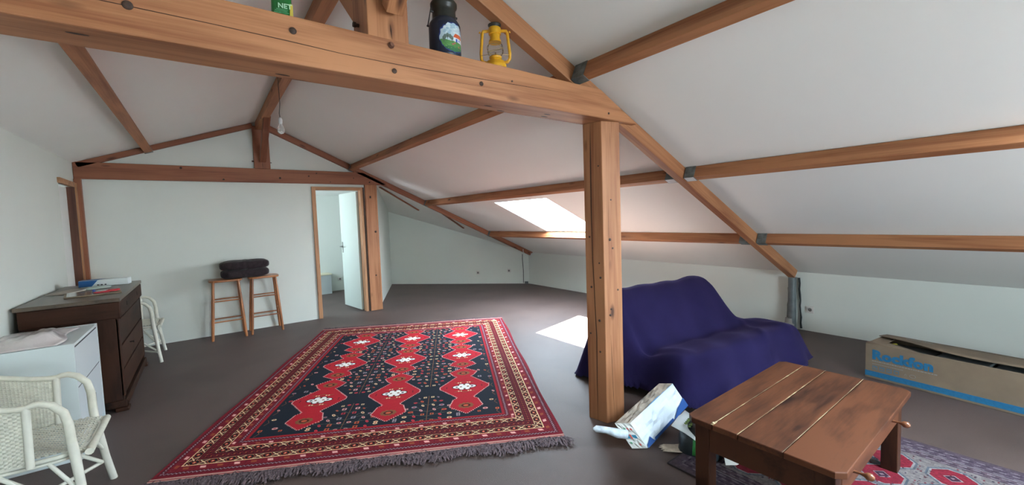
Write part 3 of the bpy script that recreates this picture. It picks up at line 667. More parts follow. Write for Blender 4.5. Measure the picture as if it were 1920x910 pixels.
# small faded rug under the coffee table
def small_rug():
    W, L_, s = 1.33, 1.95, 420; H, Wp = int(L_ * s), int(W * s); im = np.zeros((H, Wp, 3), np.float32); rng = np.random.RandomState(5)
    V_, U_ = np.mgrid[0:H, 0:Wp] / s; b = np.minimum(np.minimum(U_, W - U_), np.minimum(V_, L_ - V_)); isu = np.minimum(U_, W - U_) < np.minimum(V_, L_ - V_); al = np.where(isu, V_, U_)
    im[:] = C(172, 160, 158)
    im[b < .03] = C(120, 100, 112); im[(b >= .03) & (b < .13)] = C(118, 98, 116); im[(b >= .13) & (b < .20)] = C(128, 104, 118)
    for c0, per in ((.05, .06), (.085, .045), (.115, .07), (.155, .05), (.185, .06)):
        m1 = (np.abs(b - c0) < .006) & (((al / per) % 1) < .55); im[m1] = C(165, 150, 160)
        m1 = (np.abs(b - c0 - .012) < .004) & (((al / per + .3) % 1) < .5); im[m1] = C(78, 62, 84)
    im[np.abs(b - .133) < .003] = C(190, 182, 184)
    f = b > .205
    for j in range(1, 8):
        for i in range(5):
            cu, cv = .33 + i * .22, L_ - .30 - (j - 1) * .24
            if cu > W - .26 or cv < .25: continue
            d = np.maximum(np.maximum(np.abs(U_ - cu), np.abs(V_ - cv) * 1.05), (np.abs(U_ - cu) + np.abs(V_ - cv)) * .75)
            im[f & (d < .108)] = C(120, 128, 140); im[f & (d < .097)] = C(196, 188, 186); im[f & (d < .088)] = C(180, 44, 66)
            d2 = np.abs(U_ - cu) + np.abs(V_ - cv); im[f & (d2 < .038)] = C(215, 205, 205); im[f & (d2 < .032)] = C(84, 48, 72)
            im[f & (d2 < .012)] = C(180, 150, 160)
    for _ in range(1500):
        u, v = rng.uniform(.2, W - .2), rng.uniform(.2, L_ - .2); p = im[int(v * s), int(u * s)]
        if p[0] > .6 and p[1] > .55: fillell(im, (u, v), rng.uniform(.003, .008), rng.uniform(.003, .006), (C(150, 56, 70), C(110, 60, 70), C(90, 80, 96))[rng.randint(3)], s)
    n = rng.uniform(-1, 1, (H // 6 + 2, Wp // 6 + 2)); n = np.kron(n, np.ones((6, 6)))[:H, :Wp]
    im = im * .62 * (1 + .10 * n[..., None]) * (1 + rng.uniform(-.1, .1, (H, Wp, 1)))
    return im.astype(np.float32), W, L_
im, W2, L2 = small_rug()
r2 = thing('faded_rug', 'faded mauve and red rug under the coffee table', 'rug', (2.06, -.63, 0))
m = MB(); m.box((0, 0, .001), (W2, L2, .008)); m.obj('rug_pile', drawn('faded_rug_print', im, W2, L2, .95, bump=(400, .5, .003)), r2, bevel=.002)
m = MB(); m.box((-.006, 0, .0005), (.0, L2, .009)); m.box((-.006, L2, .0005), (W2, L2 + .006, .009)); m.obj('binding', mat('dark_binding', (.03, .02, .022), .9), r2)
# cream ragged scrap at its corner
t = thing('torn_paper', 'ragged cream paper scrap on the carpet at the faded rug corner', 'paper', (2.19, 1.395, .0085), math.radians(-38))
m = MB(); top = [(0.0, 0.0)]; random.seed(11)
pts = [(-.02, -.03), (.10, -.05), (.16, -.04), (.17, .02), (.13, .05), (.04, .045)] + [(-.02, .05), (-.05, .035), (-.03, .028), (-.06, .018), (-.035, .008), (-.055, -.005), (-.03, -.01), (-.05, -.022)]
m.prism(pts, .003); m.obj('sheet', mat('cream_paper', (.5, .42, .32), .8, noise=(30, .25)), t)

# ================================================================== COFFEE TABLE
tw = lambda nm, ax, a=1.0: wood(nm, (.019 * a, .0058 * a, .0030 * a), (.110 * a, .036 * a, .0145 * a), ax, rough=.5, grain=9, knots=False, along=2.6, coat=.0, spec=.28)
tx, tz_, ty = tw('table_wood_x', 0), tw('table_wood_z_shaded', 2, .5), tw('table_wood_apron_shaded', 0, .6)  # legs and aprons: darker copies of the top's wood, shade put into colour
TX0, TX1, TY0, TY1, TZ = 1.845, 2.995, .455, 1.085, .45
t = thing('coffee_table', 'dark wooden coffee table with cracked plank top and two drawer knobs', 'table', (TX0, TY0, 0))
W_, D_ = TX1 - TX0, TY1 - TY0
ys = [0, .165, .33, .475, .63]
ys = [0, .205, .385, .50, D_]
for i in range(4):
    a, b = ys[i] + (.0015 if i else 0), ys[i + 1] - (.0015 if i < 3 else 0)
    m = MB(); e0 = -.0; 
    c = .03
    if i == 0: poly = [(c, a), (W_ - c, a), (W_, a + c), (W_, b), (0, b), (0, a + c)]
    elif i == 3: poly = [(0, a), (W_, a), (W_, b - c), (W_ - c, b), (c, b), (0, b - c)]
    else: poly = [(0, a), (W_, a), (W_, b), (0, b)]
    m.prism(poly, .028, Matrix.Translation((0, 0, TZ - .028 - .0006 * (i % 2)))); m.obj('plank', tx, t, bevel=.004)
glue = mat('pale_filler', (.42, .32, .18), .6)
random.seed(4)
for k, yy in enumerate(ys[1:4]):
    xs = [i * W_ / 40 for i in range(41)]
    vs = []
    for x in xs:
        q = (abs(math.sin(x * 4.2 + k * 2)) * .5 + random.random() * .5); wv = .0004 + .0020 * q ** 3 * (.8, 1.8, 1.5)[k]
        if k == 2 and x < .2: wv += .004 * (x < .05)
        vs += [(x, yy - wv, TZ + .0009), (x, yy + wv, TZ + .0009)]
    MB().add(vs, [(2 * i, 2 * i + 2, 2 * i + 3, 2 * i + 1) for i in range(40)]).obj('filler_line', glue, t)
MB().lathe([(.002, 0), (.008, .003), (.006, .008), (.001, .010)], (.012, ys[3] - .0, TZ), 8).obj('filler_blob', glue, t)
for (x, y) in ((.03, .035), (W_ - .1, .035), (.03, D_ - .10), (W_ - .1, D_ - .10)):
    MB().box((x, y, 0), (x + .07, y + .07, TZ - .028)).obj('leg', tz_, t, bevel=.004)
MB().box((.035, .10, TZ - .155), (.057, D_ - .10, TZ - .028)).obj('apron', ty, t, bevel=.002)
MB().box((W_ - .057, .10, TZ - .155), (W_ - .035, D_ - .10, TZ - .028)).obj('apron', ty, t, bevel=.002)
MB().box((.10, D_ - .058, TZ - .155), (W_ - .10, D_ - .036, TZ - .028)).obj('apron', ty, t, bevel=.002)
dr = MB().box((.103, .034, TZ - .150), (W_ - .103, .058, TZ - .031)).obj('drawer', tx, t, bevel=.003)
for x in (.205, W_ - .31):
    MB().tube([(x, .036, TZ - .075), (x, .015, TZ - .075), (x, .0, TZ - .075), (x, -.012, TZ - .075), (x, -.02, TZ - .075), (x, -.035, TZ - .075), (x, -.044, TZ - .075)], [.009, .006, .005, .008, .015, .015, .006], 12).obj('knob', mat('knob_wood', (.20, .075, .035), .22), dr)

# ================================================================== SOFA UNDER THE PURPLE THROW
def yf(x): return 1.585 - .115 * (x - 2.84)
sofa = thing('sofa', 'small low sofa hidden under the purple throw, only its shape showing', 'sofa', (2.80, 1.60, 0), math.radians(-7.5))
sf = mat('sofa_fabric', (.05, .04, .05), .9)
MB().box((.02, .08, .10), (1.42, .66, .28)).obj('seat', sf, sofa, bevel=.03, seg=3)
m = MB(); m.box((.02, 0, 0), (1.28, .10, .40), Matrix.Translation((0, .50, .28)) @ Matrix.Rotation(math.radians(-32), 4, 'X')); m.obj('backrest', sf, sofa, bevel=.03, seg=3)
for (x, y) in ((.06, .12), (1.34, .12), (.06, .58), (1.34, .58)): MB().box((x, y, 0), (x + .05, y + .05, .10)).obj('leg', mat('sofa_leg', (.05, .03, .02), .6), sofa)
def throw():
    h = .016; X = np.arange(2.40, 5.0, h); Y = np.arange(1.15, 3.0, h); XX, YY = np.meshgrid(X, Y)
    yfx = 1.585 - .115 * (XX - 2.84); D = YY - yfx
    xl = 2.735 + .0 * D; xr = 4.30
    prof_b = np.interp(D, [-.02, .03, .12, .36, .42, .62, .70, .78, .84, 1.2], [.33, .375, .38, .335, .40, .72, .785, .795, .76, .70])
    prof_s = np.interp(D, [-.02, .03, .12, .36, .60, 1.2], [.33, .375, .385, .375, .34, .30])
    k = np.clip((XX - 4.02) / .18, 0, 1); k = k * k * (3 - 2 * k)
    top = prof_b * (1 - k) + prof_s * k
    kl = np.clip((2.90 - XX) / .2, 0, 1); top = top - .05 * kl * (D > .4)
    back = .80 - .30 * k
    dx = np.maximum(np.maximum(xl - XX, XX - xr), 0); dyf = np.maximum(-D, 0); dyb = np.maximum(D - back, 0)
    along = np.where(dyf > 0, XX, YY)
    slope_r = 1.55; sl = 4.2
    fold = .5 + .5 * np.sin(XX * 11.0 + 1.2 * np.sin(XX * 3)) ; fold2 = .5 + .5 * np.sin(YY * 12 + .6)
    df = dyf / (.085 + .075 * fold * np.clip(1.6 - (XX - 2.9) * .5, .5, 1.4)); 
    db = dyb / .16; dl = np.maximum(xl - XX, 0) / (.075 + .06 * fold2); dr_ = np.maximum(XX - xr, 0) / (.26 + .05 * fold2)
    dd = np.sqrt(df ** 2 + db ** 2 + dl ** 2 + dr_ ** 2)
    Z = top * 1.0 - (dd ** 1.15) * .40
    # cloth sags softly between seat and back, wrinkles
    for _ in range(5):
        Zp = np.pad(Z, 1, mode='edge'); Z = (Zp[:-2, 1:-1] + Zp[2:, 1:-1] + Zp[1:-1, :-2] + Zp[1:-1, 2:] + 4 * Z) / 8
    wr_ = .008 * np.sin(XX * 9 + YY * 6) * np.sin(YY * 11 - XX * 2) + .006 * np.sin(XX * 17 - YY * 9)
    on = np.clip(1 - dd, 0, 1); Z = Z + wr_ * (.5 + .5 * on)
    # diagonal pull lines over the seat right part and dent at left end
    Z -= .055 * np.exp(-((XX - 2.80) / .05) ** 2 - ((D - .42) / .14) ** 2)
    Z += .030 * np.exp(-((XX - 2.86) / .07) ** 2 - ((D - .20) / .12) ** 2)
    Z += .014 * np.exp(-((XX - YY * .9 - 2.45) / .035) ** 2) * on * (D < .4)
    Z += .018 * np.exp(-((XX - 4.17) / .04) ** 2) * np.clip(np.sin(D * 16) * .5 + .6, 0, 1) * (D < .5)
    hem = .012 + .05 * np.clip((XX - 3.6) / .9, 0, 1) + .05 * np.clip((2.85 - XX) / .2, 0, 1) * (YY < 2.2)
    low = Z < hem; Zc = np.maximum(Z, hem + .0 * Z)
    ny_, nx_ = Z.shape; idx = -np.ones(Z.shape, int); vs = []; fs = []
    for i in range(ny_ - 1):
        for j in range(nx_ - 1):
            if low[i, j] and low[i + 1, j] and low[i, j + 1] and low[i + 1, j + 1]: continue
            q = []
            for (a, b) in ((i, j), (i, j + 1), (i + 1, j + 1), (i + 1, j)):
                if idx[a, b] < 0: idx[a, b] = len(vs); vs.append((X[b], Y[a], Zc[a, b]))
                q.append(int(idx[a, b]))
            fs.append(tuple(q))
    m = MB(); m.add(vs, fs, True); return m
thr_m = mat('purple_wool', (.0165, .0125, .055), .95, noise=(5, .12), bump=(330, .5, .003), sheen=.12, spec=.12)
_b = thr_m.node_tree.nodes['Principled BSDF']; _b.inputs['Sheen Tint'].default_value = (.45, .35, .8, 1)
o = throw().obj('throw', thr_m, solid=.006); tag(o, 'deep purple wool throw draped over the low sofa', 'blanket')
o.modifiers[0].offset = 1
mm = o.modifiers.new('smooth', 'SMOOTH'); mm.factor = .6; mm.iterations = 4

# ================================================================== CARDBOARD BOX
def text_mesh(txt, size, M_, mt, name, parent, off=0.0, ext=.0004, sx=1.0, kind=None):
    cu = bpy.data.curves.new(name, 'FONT'); cu.body = txt; cu.size = size; cu.extrude = ext; cu.offset = off; cu.space_character = 1.0 + off * 9; cu.resolution_u = 3
    o = bpy.data.objects.new(name, cu); COL.objects.link(o)
    dg = bpy.context.evaluated_depsgraph_get(); me = bpy.data.meshes.new_from_object(o.evaluated_get(dg)); bpy.data.objects.remove(o)
    me.name = name
    for v in me.vertices: v.co.x *= sx
    me.transform(M_); me.materials.clear(); me.materials.append(mt); ob = bpy.data.objects.new(name, me); link(ob, parent); return ob
card = mat('cardboard', (.195, .142, .095), .8, noise=(7, .10), bump=(30, .1, .003))
blue_p = mat('blue_print', (.012, .135, .27), .6, noise=(60, .12)); gry_p = mat('faint_print', (.23, .22, .20), .8)
bt = thing('cardboard_box', 'long brown cardboard box with blue lettering by the knee wall', 'box', (4.425, .965, 0), math.radians(-90 + -7.2))
# local: x along the box towards the viewer's right, y away to the wall (depth)
BL, BD, BH = 1.9, .43, .29; th = .006
bt.rotation_euler = (0, 0, math.radians(-97.2))
m = MB(); m.box((0, 0, 0), (BL, BD, th)); m.box((0, 0, 0), (BL, th, BH)); m.box((0, BD - th, 0), (BL, BD, BH)); m.box((0, th, 0), (th, BD - th, BH)); m.box((BL - th, th, 0), (BL, BD - th, BH))
m.obj('carton', card, bt, bevel=.002)
# near flap: dips to the inside along its middle
def flap(y0, ya, zz, nm, lab=None, z0=BH):
    m = MB(); n_ = 24; P = []
    for i in range(n_ + 1):
        x = BL * i / n_; row = []
        for q in range(5):
            tt = q / 4; row.append((x, y0 + (ya(x) - y0) * tt, z0 + zz(x) * tt + .004 * math.sin(x * 9) * tt))
        P.append(row)
    m.grid(P); return m.obj(nm, card, bt, solid=.005)
flap(.0, lambda x: .225 - .20 * min(1, max(0, (x - .02) / .38)) ** .7 + .02 * math.sin(x * 5), lambda x: -.012 - .01 * math.sin(x * 3) ** 2, 'top_flap')
flap(BD, lambda x: .265 - .145 * min(1, max(0, (x - .02) / .38)) ** .7 + .02 * math.sin(x * 5), lambda x: .018 + .006 * math.sin(x * 7), 'top_flap')
MB().box((.003, .02, BH - .004), (.10, BD - .02, BH + .001)).obj('end_flap', card, bt)
gw_ = mat('grey_wrap', (.13, .14, .135), .7, noise=(20, .4))
for k in range(6): MB().box((.08 + k * .30, .03, .03), (.08 + k * .30 + .285, BD - .04, .235 + .012 * (k % 2))).obj('grey_slab', gw_, bt, bevel=.008)
MB().box((.0, -.0012, .018), (BL, .0, .062)).obj('blue_stripe', blue_p, bt)
MB().box((-.0012, 0.0, .018), (0, BD, .062)).obj('blue_stripe', blue_p, bt)
side = Matrix(((1, 0, 0, 0), (0, 0, -1, -.0012), (0, 1, 0, 0), (0, 0, 0, 1)))
text_mesh('Rockfon', .103, Matrix.Translation((.045, 0, .170)) @ side, blue_p, 'printed_name', bt, off=.006, sx=1.02)
m = MB(); random.seed(9); x = .045
while x < .43: l_ = random.uniform(.006, .02); m.box((x, -.0008, .146), (x + l_, 0, .154)); x += l_ + .004
x = .048
while x < .24: l_ = random.uniform(.005, .014); m.box((x, -.0008, .124), (x + l_, 0, .129)); x += l_ + .003
m.obj('small_print', gry_p, bt, kind='stuff')
pic_m = mat('pictogram_print', (.10, .15, .19), .8)
for k in range(4):
    x = .048 + k * .046; pc = MB().box((x, -.0008, .078), (x + .034, 0, .112)).obj('pictogram', pic_m, bt); m = MB()
    m.box((x + .006, -.0014, .088), (x + .014, -.0006, .100)); m.box((x + .012, -.0014, .084 + .004 * (k % 3)), (x + .028, -.0006, .094 + .003 * k)); m.obj('sign', card, pc)
MB().tube([(.30 + .018 * math.cos(a), -.0006, .094 + .012 * math.sin(a)) for a in [2 * math.pi * k / 18 for k in range(18)]], .0016, 6, closed=True).obj('pictogram', gry_p, bt); MB().tube([(.250, -.0006, .085), (.258, -.0006, .104), (.266, -.0006, .085), (.25, -.0006, .096), (.266, -.0006, .096)], .0014, 5).obj('pictogram', gry_p, bt)
text_mesh('Rockfon', .05, Matrix(((1, 0, 0, .16), (0, 1, 0, .31), (0, 0, 1, BH + .0165), (0, 0, 0, 1))), gry_p, 'faint_print', bt, off=.001)
m = MB(); m.prism([(0, 0), (.035, 0), (.0175, .03)], .002, Matrix.Translation((.135, .125, BH + .002))); m.obj('yellow_label', mat('yellow_label', (.62, .55, .05), .6), bt)

# ================================================================== BAGS
def quadbag(P, n=9, amp=.006, seed=1):
    """crumpled box skin through eight corners P[0..7] (bottom four, top four)"""
    rng = random.Random(seed); m = MB(); cache = {}
    def nz(p):
        k = tuple(round(c, 3) for c in p)
        if k not in cache: cache[k] = Vector((rng.uniform(-amp, amp), rng.uniform(-amp, amp), rng.uniform(-amp, amp)))
        return p + cache[k]
    return m, nz
t = thing('paper_bag', 'white paper shopping bag lying on its side at the foot of the post', 'bag', (2.10, 1.49, .0))
Lb = Vector((.555, .06, .078)); Hb = Vector((-.085, .06, .165)); Tb = Vector((-.085, .05, .008))
O = Vector((0, 0, .004))
def face(a, b, c, n1=14, n2=8, amp=.007, seed=0):
    rng = random.Random(seed); P = []
    nn = b.cross(c).normalized()
    for i in range(n2 + 1):
        row = []
        for j in range(n1 + 1):
            u, v = j / n1, i / n2; e = 1 if 0 < i < n2 and 0 < j < n1 else 0
            row.append(a + b * u + c * v + nn * (rng.uniform(-amp, amp) * e))
        P.append(row)
    return MB().grid(P, False)
bag_w = mat('white_kraft', (.70, .76, .80), .55, bump=(14, .5, .012)); bag_b = mat('brown_panel', (.30, .25, .20), .8, noise=(9, .6)); bag_c = mat('cream_panel', (.55, .54, .50), .6)
bl = mat('bag_blue', (.025, .09, .30), .5)
face(O, Lb, Hb, 16, 8, .006, 1).obj('front_panel', bag_w, t)
face(O + Hb, Lb, Tb, 14, 6, .010, 2).obj('side_panel', bag_b, t)
face(O + Tb, Lb, Hb, 14, 6, .006, 3).obj('back_panel', bag_w, t)
face(O, Lb, Tb, 14, 6, .0, 4).obj('side_panel', bag_w, t)
face(O, Hb, Tb, 8, 8, .006, 5).obj('base_panel', bag_c, t)
# blue printed border along the lower edge and the mouth
nf = Lb.cross(Hb).normalized(); nf = nf if nf.y < 0 else -nf
m = MB(); a = O + nf * .008
m.add([a + Lb * .0, a + Lb * .16, a + Lb * .12 + Hb * .25, a + Lb * .02 + Hb * .10], [(0, 1, 2, 3)]); m.add([a + Lb * .16, a + Lb * .62, a + Lb * .62 + Hb * .10, a + Lb * .18 + Hb * .10], [(0, 1, 2, 3)])
m.add([a + Lb * .62, a + Lb * 1.0, a + Lb * 1.0 + Hb * .35, a + Lb * .80 + Hb * .22], [(0, 1, 2, 3)]); m.obj('blue_print', bl, t)
m = MB(); a = O + Hb + nf * .003
m.add([a + Lb * .30, a + Lb * 1.0, a + Lb * 1.0 - Hb * .02 + Tb * .10, a + Lb * .55 + Tb * .10], [(0, 1, 2, 3)]); m.obj('blue_print', mat('bag_light_blue', (.10, .28, .5), .5), t)
# end with dots and logo bars
ne = -Lb.normalized(); be = O + ne * .009
m = MB()
def ep(u, v): return be + Hb * u + Tb * v
lt_, lr_, lg_ = mat('logo_teal', (.02, .18, .28), .5), mat('logo_red', (.5, .06, .05), .5), mat('logo_green', (.08, .3, .15), .5)
for (u0, u1, v0, v1, mm_) in ((.42, .56, .10, .38, lt_), (.42, .56, .55, .88, lt_), (.40, .58, .41, .52, lr_)): MB().add([ep(u0, v0), ep(u0, v1), ep(u1, v1), ep(u1, v0)], [(0, 1, 2, 3)]).obj('logo_bar', mm_, t)
for (u, v, mm_) in ((.78, .15, lr_), (.80, .35, lr_), (.18, .2, lr_), (.75, .75, lg_), (.80, .55, lg_), (.25, .7, lg_)): MB().add([ep(u + .05 * math.cos(k * 1.05), v + .06 * math.sin(k * 1.05)) for k in range(6)], [tuple(range(6))]).obj('print_dot', mm_, t)
# rolled handle sticking out to the left
hb = O + Hb * .75 + Tb * .9
MB().tube([hb + Vector(p) for p in ((.03, -.02, -.03), (-.02, .01, -.02), (-.07, .05, .0), (-.12, .09, .01), (-.135, .10, .012))], [.03, .028, .02, .02, .006], 10).obj('handle', mat('handle_white', (.6, .68, .75), .5, noise=(30, .25)), t)

# dark carrier bag with green and white print under the table edge
t = thing('carrier_bag', 'dark carrier bag with green leaf print slumped under the table edge', 'bag', (2.345, 1.275, .012), math.radians(12))
def lump(sx, sy, sz, seed, amp=.10, n1=26, n2=14):
    rng = random.Random(seed); P = []; ph = [rng.uniform(0, 6) for _ in range(8)]
    for i in range(n2 + 1):
        row = []; v = math.pi / 2 * i / n2
        for j in range(n1 + 1):
            u = 2 * math.pi * (j % n1) / n1
            k = 1 + amp * (math.sin(3 * u + ph[0] + 2 * v) + .6 * math.sin(5 * u + ph[1]) * math.cos(4 * v + ph[2]) + .35 * math.sin(9 * u + ph[3]) * math.sin(7 * v))
            cu_, su_ = math.cos(u), math.sin(u); p4 = (abs(cu_) ** 3 + abs(su_) ** 3) ** (-1 / 3)
            row.append((sx * cu_ * p4 * math.cos(v) ** .55 * k, sy * su_ * p4 * math.cos(v) ** .55 * k, sz * math.sin(v) ** .8 * (1 + .5 * (k - 1)) if i else 0))
        P.append(row)
    return MB().grid(P, True)
lump(.135, .12, .165, 3, .05).obj('bag_body', mat('navy_plastic', (.012, .018, .022), .35, bump=(14, .6, .01)), t)
wp = mat('white_plastic', (.62, .66, .66), .4); gp = mat('green_plastic', (.03, .30, .05), .4); og = mat('olive_print', (.12, .20, .04), .5)
def ontop(pts, dz, mt, nm):
    m = MB(); m.add([Vector((p[0], p[1], p[2] + dz)) for p in pts], [tuple(range(len(pts)))]); return m.obj(nm, mt, t, solid=.002)
MB().grid([[(-.14 + .06 * j - .01 * i, -.02 + .035 * i, .10 + .02 * i + .006 * math.sin(j * 2 + i)) for j in range(5)] for i in range(5)]).obj('white_panel', wp, t, solid=.002)
MB().grid([[(-.150 + .004 * i, -.05 + .03 * j, .02 + .022 * i + .004 * math.sin(j * 3)) for j in range(3)] for i in range(5)]).obj('green_panel', gp, t, solid=.002)
m = MB(); random.seed(2)
for k in range(9): m.lathe([(.010, 0), (.011, .002), (.003, .003)], (-.09 + .022 * (k % 5), .045 + .02 * (k // 5), .155 + .012 * (k // 5)), 8)
m.obj('leaf_print', og, t)
m = MB()
for (a, b) in ((-.151, .075), (-.150, .05), (-.148, .1)): m.lathe([(.012, 0), (.008, .004), (.002, .005)], (a, -.03, b), 8)
m.obj('leaf_print', gp, t)
# small printed card leaning under the table
t = thing('printed_card', 'white rounded card with black lettering under the coffee table', 'card', (2.275, 1.10, .012), math.radians(-40))
Mc = Matrix.Rotation(math.radians(62), 4, 'X')
poly = [(0, 0)] + [(.15 * math.sin(a), .10 * math.cos(a) ) for a in [math.pi / 2 * k / 10 for k in range(11)]][::-1]
m = MB(); m.prism([(0, 0), (.06, -.0), (.11, .02), (.145, .055), (.155, .085), (.0, .11)], .003, Mc); m.obj('card', mat('card_white', (.62, .60, .56), .6), t)
text_mesh("Cam'a", .045, Mc @ Matrix.Translation((.012, .05, .0034)) @ Matrix.Rotation(math.radians(8), 4, 'Z'), black_m, 'lettering', t, off=.0012, sx=1.0)

# ================================================================== STOOLS AND CUSHION
st_m = wood('stool_wood', (.20, .06, .018), (.42, .16, .055), 2, rough=.35, grain=10, knots=False, coat=.3)
st_x = wood('stool_wood_x', (.20, .06, .018), (.42, .16, .055), 0, rough=.35, grain=10, knots=False, coat=.3)
def stool(label, x, y):
    t = thing('bar_stool', label, 'stool', (x, y, 0), 0, 'wooden stools against the far wall')
    HZ = .775
    n_ = 28; poly = []
    for k in range(n_):
        a = 2 * math.pi * k / n_; c, s_ = math.cos(a), math.sin(a); p = (abs(c) ** 4 + abs(s_) ** 4) ** (-.25); poly.append((.185 * c * p, .15 * s_ * p))
    MB().prism(poly, .028, Matrix.Translation((0, 0, HZ - .028))).obj('seat', st_x, t, bevel=.008, seg=3)
    tp = {}; 
    for sx in (-1, 1):
        for sy in (-1, 1):
            a = Vector((sx * .135, sy * .09, HZ - .025)); b = Vector((sx * .182, sy * .145, 0)); tp[sx, sy] = (a, b)
            MB().tube([b, b.lerp(a, .04), b.lerp(a, .5), a], [.014, .016, .0175, .015], 12).obj('leg', st_m, t)
    P = lambda sx, sy, z: tp[sx, sy][1].lerp(tp[sx, sy][0], z / (HZ - .025))
    for sy, zs in ((-1, (.235, .50)), (1, (.235, .50))):
        for z in zs: MB().tube([P(-1, sy, z), P(1, sy, z)], [.0085, .0085], 8).obj('stretcher', st_x, t)
    for sx in (-1, 1):
        for z in (.30, .56): MB().tube([P(sx, -1, z), P(sx, 1, z)], [.0085, .0085], 8).obj('stretcher', st_m, t)
    return t
stool('left wooden stool under the folded dark cushion', .182, 6.60)
stool('right wooden stool under the folded dark cushion', .612, 6.62)
cu_m = mat('dark_quilt', (.022, .013, .016), .95, noise=(40, .3), bump=(150, .5, .003), sheen=.1)
t = thing('folded_cushion', 'folded dark brown quilted cushion lying across both stools', 'cushion', (.405, 6.58, .781))
for k, (z0, z1, dx) in enumerate(((.0, .115, .0), (.105, .225, .006))):
    P = []; NZ, NU = 14, 72
    for i in range(NZ + 1):
        v = -math.pi / 2 + math.pi * i / NZ; row = []
        for j in range(NU + 1):
            u = 2 * math.pi * (j % NU) / NU; c, s_ = math.cos(u), math.sin(u); p = (abs(c) ** 6 + abs(s_) ** 6) ** (-1 / 6)
            rr_ = abs(math.cos(v)) ** .35; tuft = .007 * math.sin(c * p * 26) + .004 * math.sin(s_ * p * 20)
            row.append(((.265 + dx) * c * p * rr_ + tuft * rr_, .165 * s_ * p * rr_ + tuft * .6, (z0 + z1) / 2 + (z1 - z0) / 2 * math.copysign(abs(math.sin(v)) ** .6, math.sin(v)) + .004 * math.sin(c * 9 + k)))
        P.append(row)
    MB().grid(P).obj('cushion_fold', cu_m, t)

# ================================================================== DRESSER
dw = lambda nm, ax: wood(nm, (.0100, .0036, .0018), (.042, .015, .0072), ax, rough=.6, grain=7, knots=False, along=2.4, coat=.0, spec=.2)
dwx, dwy, dwz = dw('dresser_wood_x', 0), dw('dresser_wood_y', 1), dw('dresser_wood_z', 2)
DX, DY0, DY1, DH = -.60, 4.50, 5.87, .92
t = thing('chest_of_drawers', 'old dark wooden chest of drawers against the left wall', 'dresser', (-1.12, DY0, 0))
dW = DX - (-1.12) ; dL = DY1 - DY0
MB().box((-.02, -.02, DH - .03), (dW + .025, dL + .02, DH)).obj('top', wood('dresser_top', (.045, .031, .021), (.10, .074, .053), 1, rough=.35, grain=6, knots=False, coat=.2), t, bevel=.005)
MB().box((0, 0, .09), (dW, .022, DH - .03)).obj('side_panel', dwz, t, bevel=.002)
MB().box((0, dL - .022, .09), (dW, dL, DH - .03)).obj('side_panel', dwz, t, bevel=.002)
MB().box((0, .022, .09), (.015, dL - .022, DH - .03)).obj('back_panel', dwy, t)
MB().box((.015, .022, .09), (dW - .02, dL - .022, .11)).obj('bottom_panel', dwy, t)
for y in (.0, dL - .05): MB().box((dW - .012, y, .12), (dW + .006, y + .05, DH - .17)).obj('corner_stile', dwz, t, bevel=.002)
MB().box((.0, -.014, .758), (dW + .02, .002, DH - .032)).obj('frieze', dwx, t, bevel=.004)
zs = [(.13, .315), (.33, .515), (.53, .735)]
iron = mat('dark_iron', (.02, .018, .015), .5, .6)
for k, (z0, z1) in enumerate(zs):
    d_ = MB().box((dW - .02, .055, z0), (dW + .004, dL - .055, z1)).obj('drawer', dwy, t, bevel=.004)
    for y in (.35, dL - .35): MB().lathe([(.011, 0), (.011, .003), (.004, .004)], (0, 0, 0), 10).obj('keyhole', iron, d_).matrix_world = frame(Vector((-1.12, DY0, 0)) + Vector((dW + .003, y, z0 + .11)), (0, 1, 0), (0, 0, 1), (1, 0, 0))
d_ = MB().box((dW - .02, .0, .755), (dW + .022, dL, DH - .032)).obj('drawer', dwy, t, bevel=.012, seg=3)
for y in (.35, dL - .35): MB().box((dW + .018, y - .008, .81), (dW + .025, y + .008, .845)).obj('keyhole', iron, d_)
kd = MB().tube([(dW, .47, .46), (dW + .035, .47, .46)], .004, 8); kd.box((dW + .03, .455, .452), (dW + .034, .485, .468)); kd.obj('key', iron, t)
m = MB(); m.box((-.0, -.008, .03), (dW + .015, dL + .008, .09)); m.obj('plinth', dwy, t, bevel=.008, seg=3)
for (x, y) in ((.0, -.01), (dW - .06, -.01), (.0, dL - .06), (dW - .06, dL - .06)):
    m = MB(); m.box((x, y, 0), (x + .085, y + .085, .03)); m.box((x + .008, y + .006, .03), (x + .075, y + .078, .075)); m.obj('foot', dwz, t, bevel=.008, seg=3)
# things on the dresser
Zt = DH + .0015
def flat(name, label, cat, c, sx, sy, h, rz, mt, bevel=.001):
    t_ = thing(name, label, cat, (c[0], c[1], Zt), rz); MB().box((-sx / 2, -sy / 2, 0), (sx / 2, sy / 2, h)).obj('body', mt, t_, bevel=bevel); return t_
bx = thing('white_carton', 'white carton with a blue end lying at the back of the dresser', 'box', (-.80, 5.66, Zt), math.radians(-6))
MB().box((-.19, -.06, 0), (.165, .06, .062)).obj('carton', mat('carton_white', (.66, .72, .72), .5), bx, bevel=.003)
m = MB(); m.add([(-.191, -.0612, .003), (-.10, -.0612, .003), (-.055, -.0612, .06), (-.191, -.0612, .06)], [(0, 1, 2, 3)]); m.add([(-.1912, -.06, .003), (-.1912, .06, .003), (-.1912, .06, .06), (-.1912, -.06, .06)], [(0, 3, 2, 1)]); m.add([(-.19, -.06, .0625), (-.06, -.06, .0625), (-.02, .06, .0625), (-.19, .06, .0625)], [(0, 1, 2, 3)])
m.obj('blue_panel', mat('carton_blue', (.01, .10, .30), .45), bx)
m = MB()
for k in range(3): m.lathe([(.006, 0), (.005, .001)], (0, 0, 0), 10, True)
for i, v in enumerate(m.v): pass
m2 = MB()
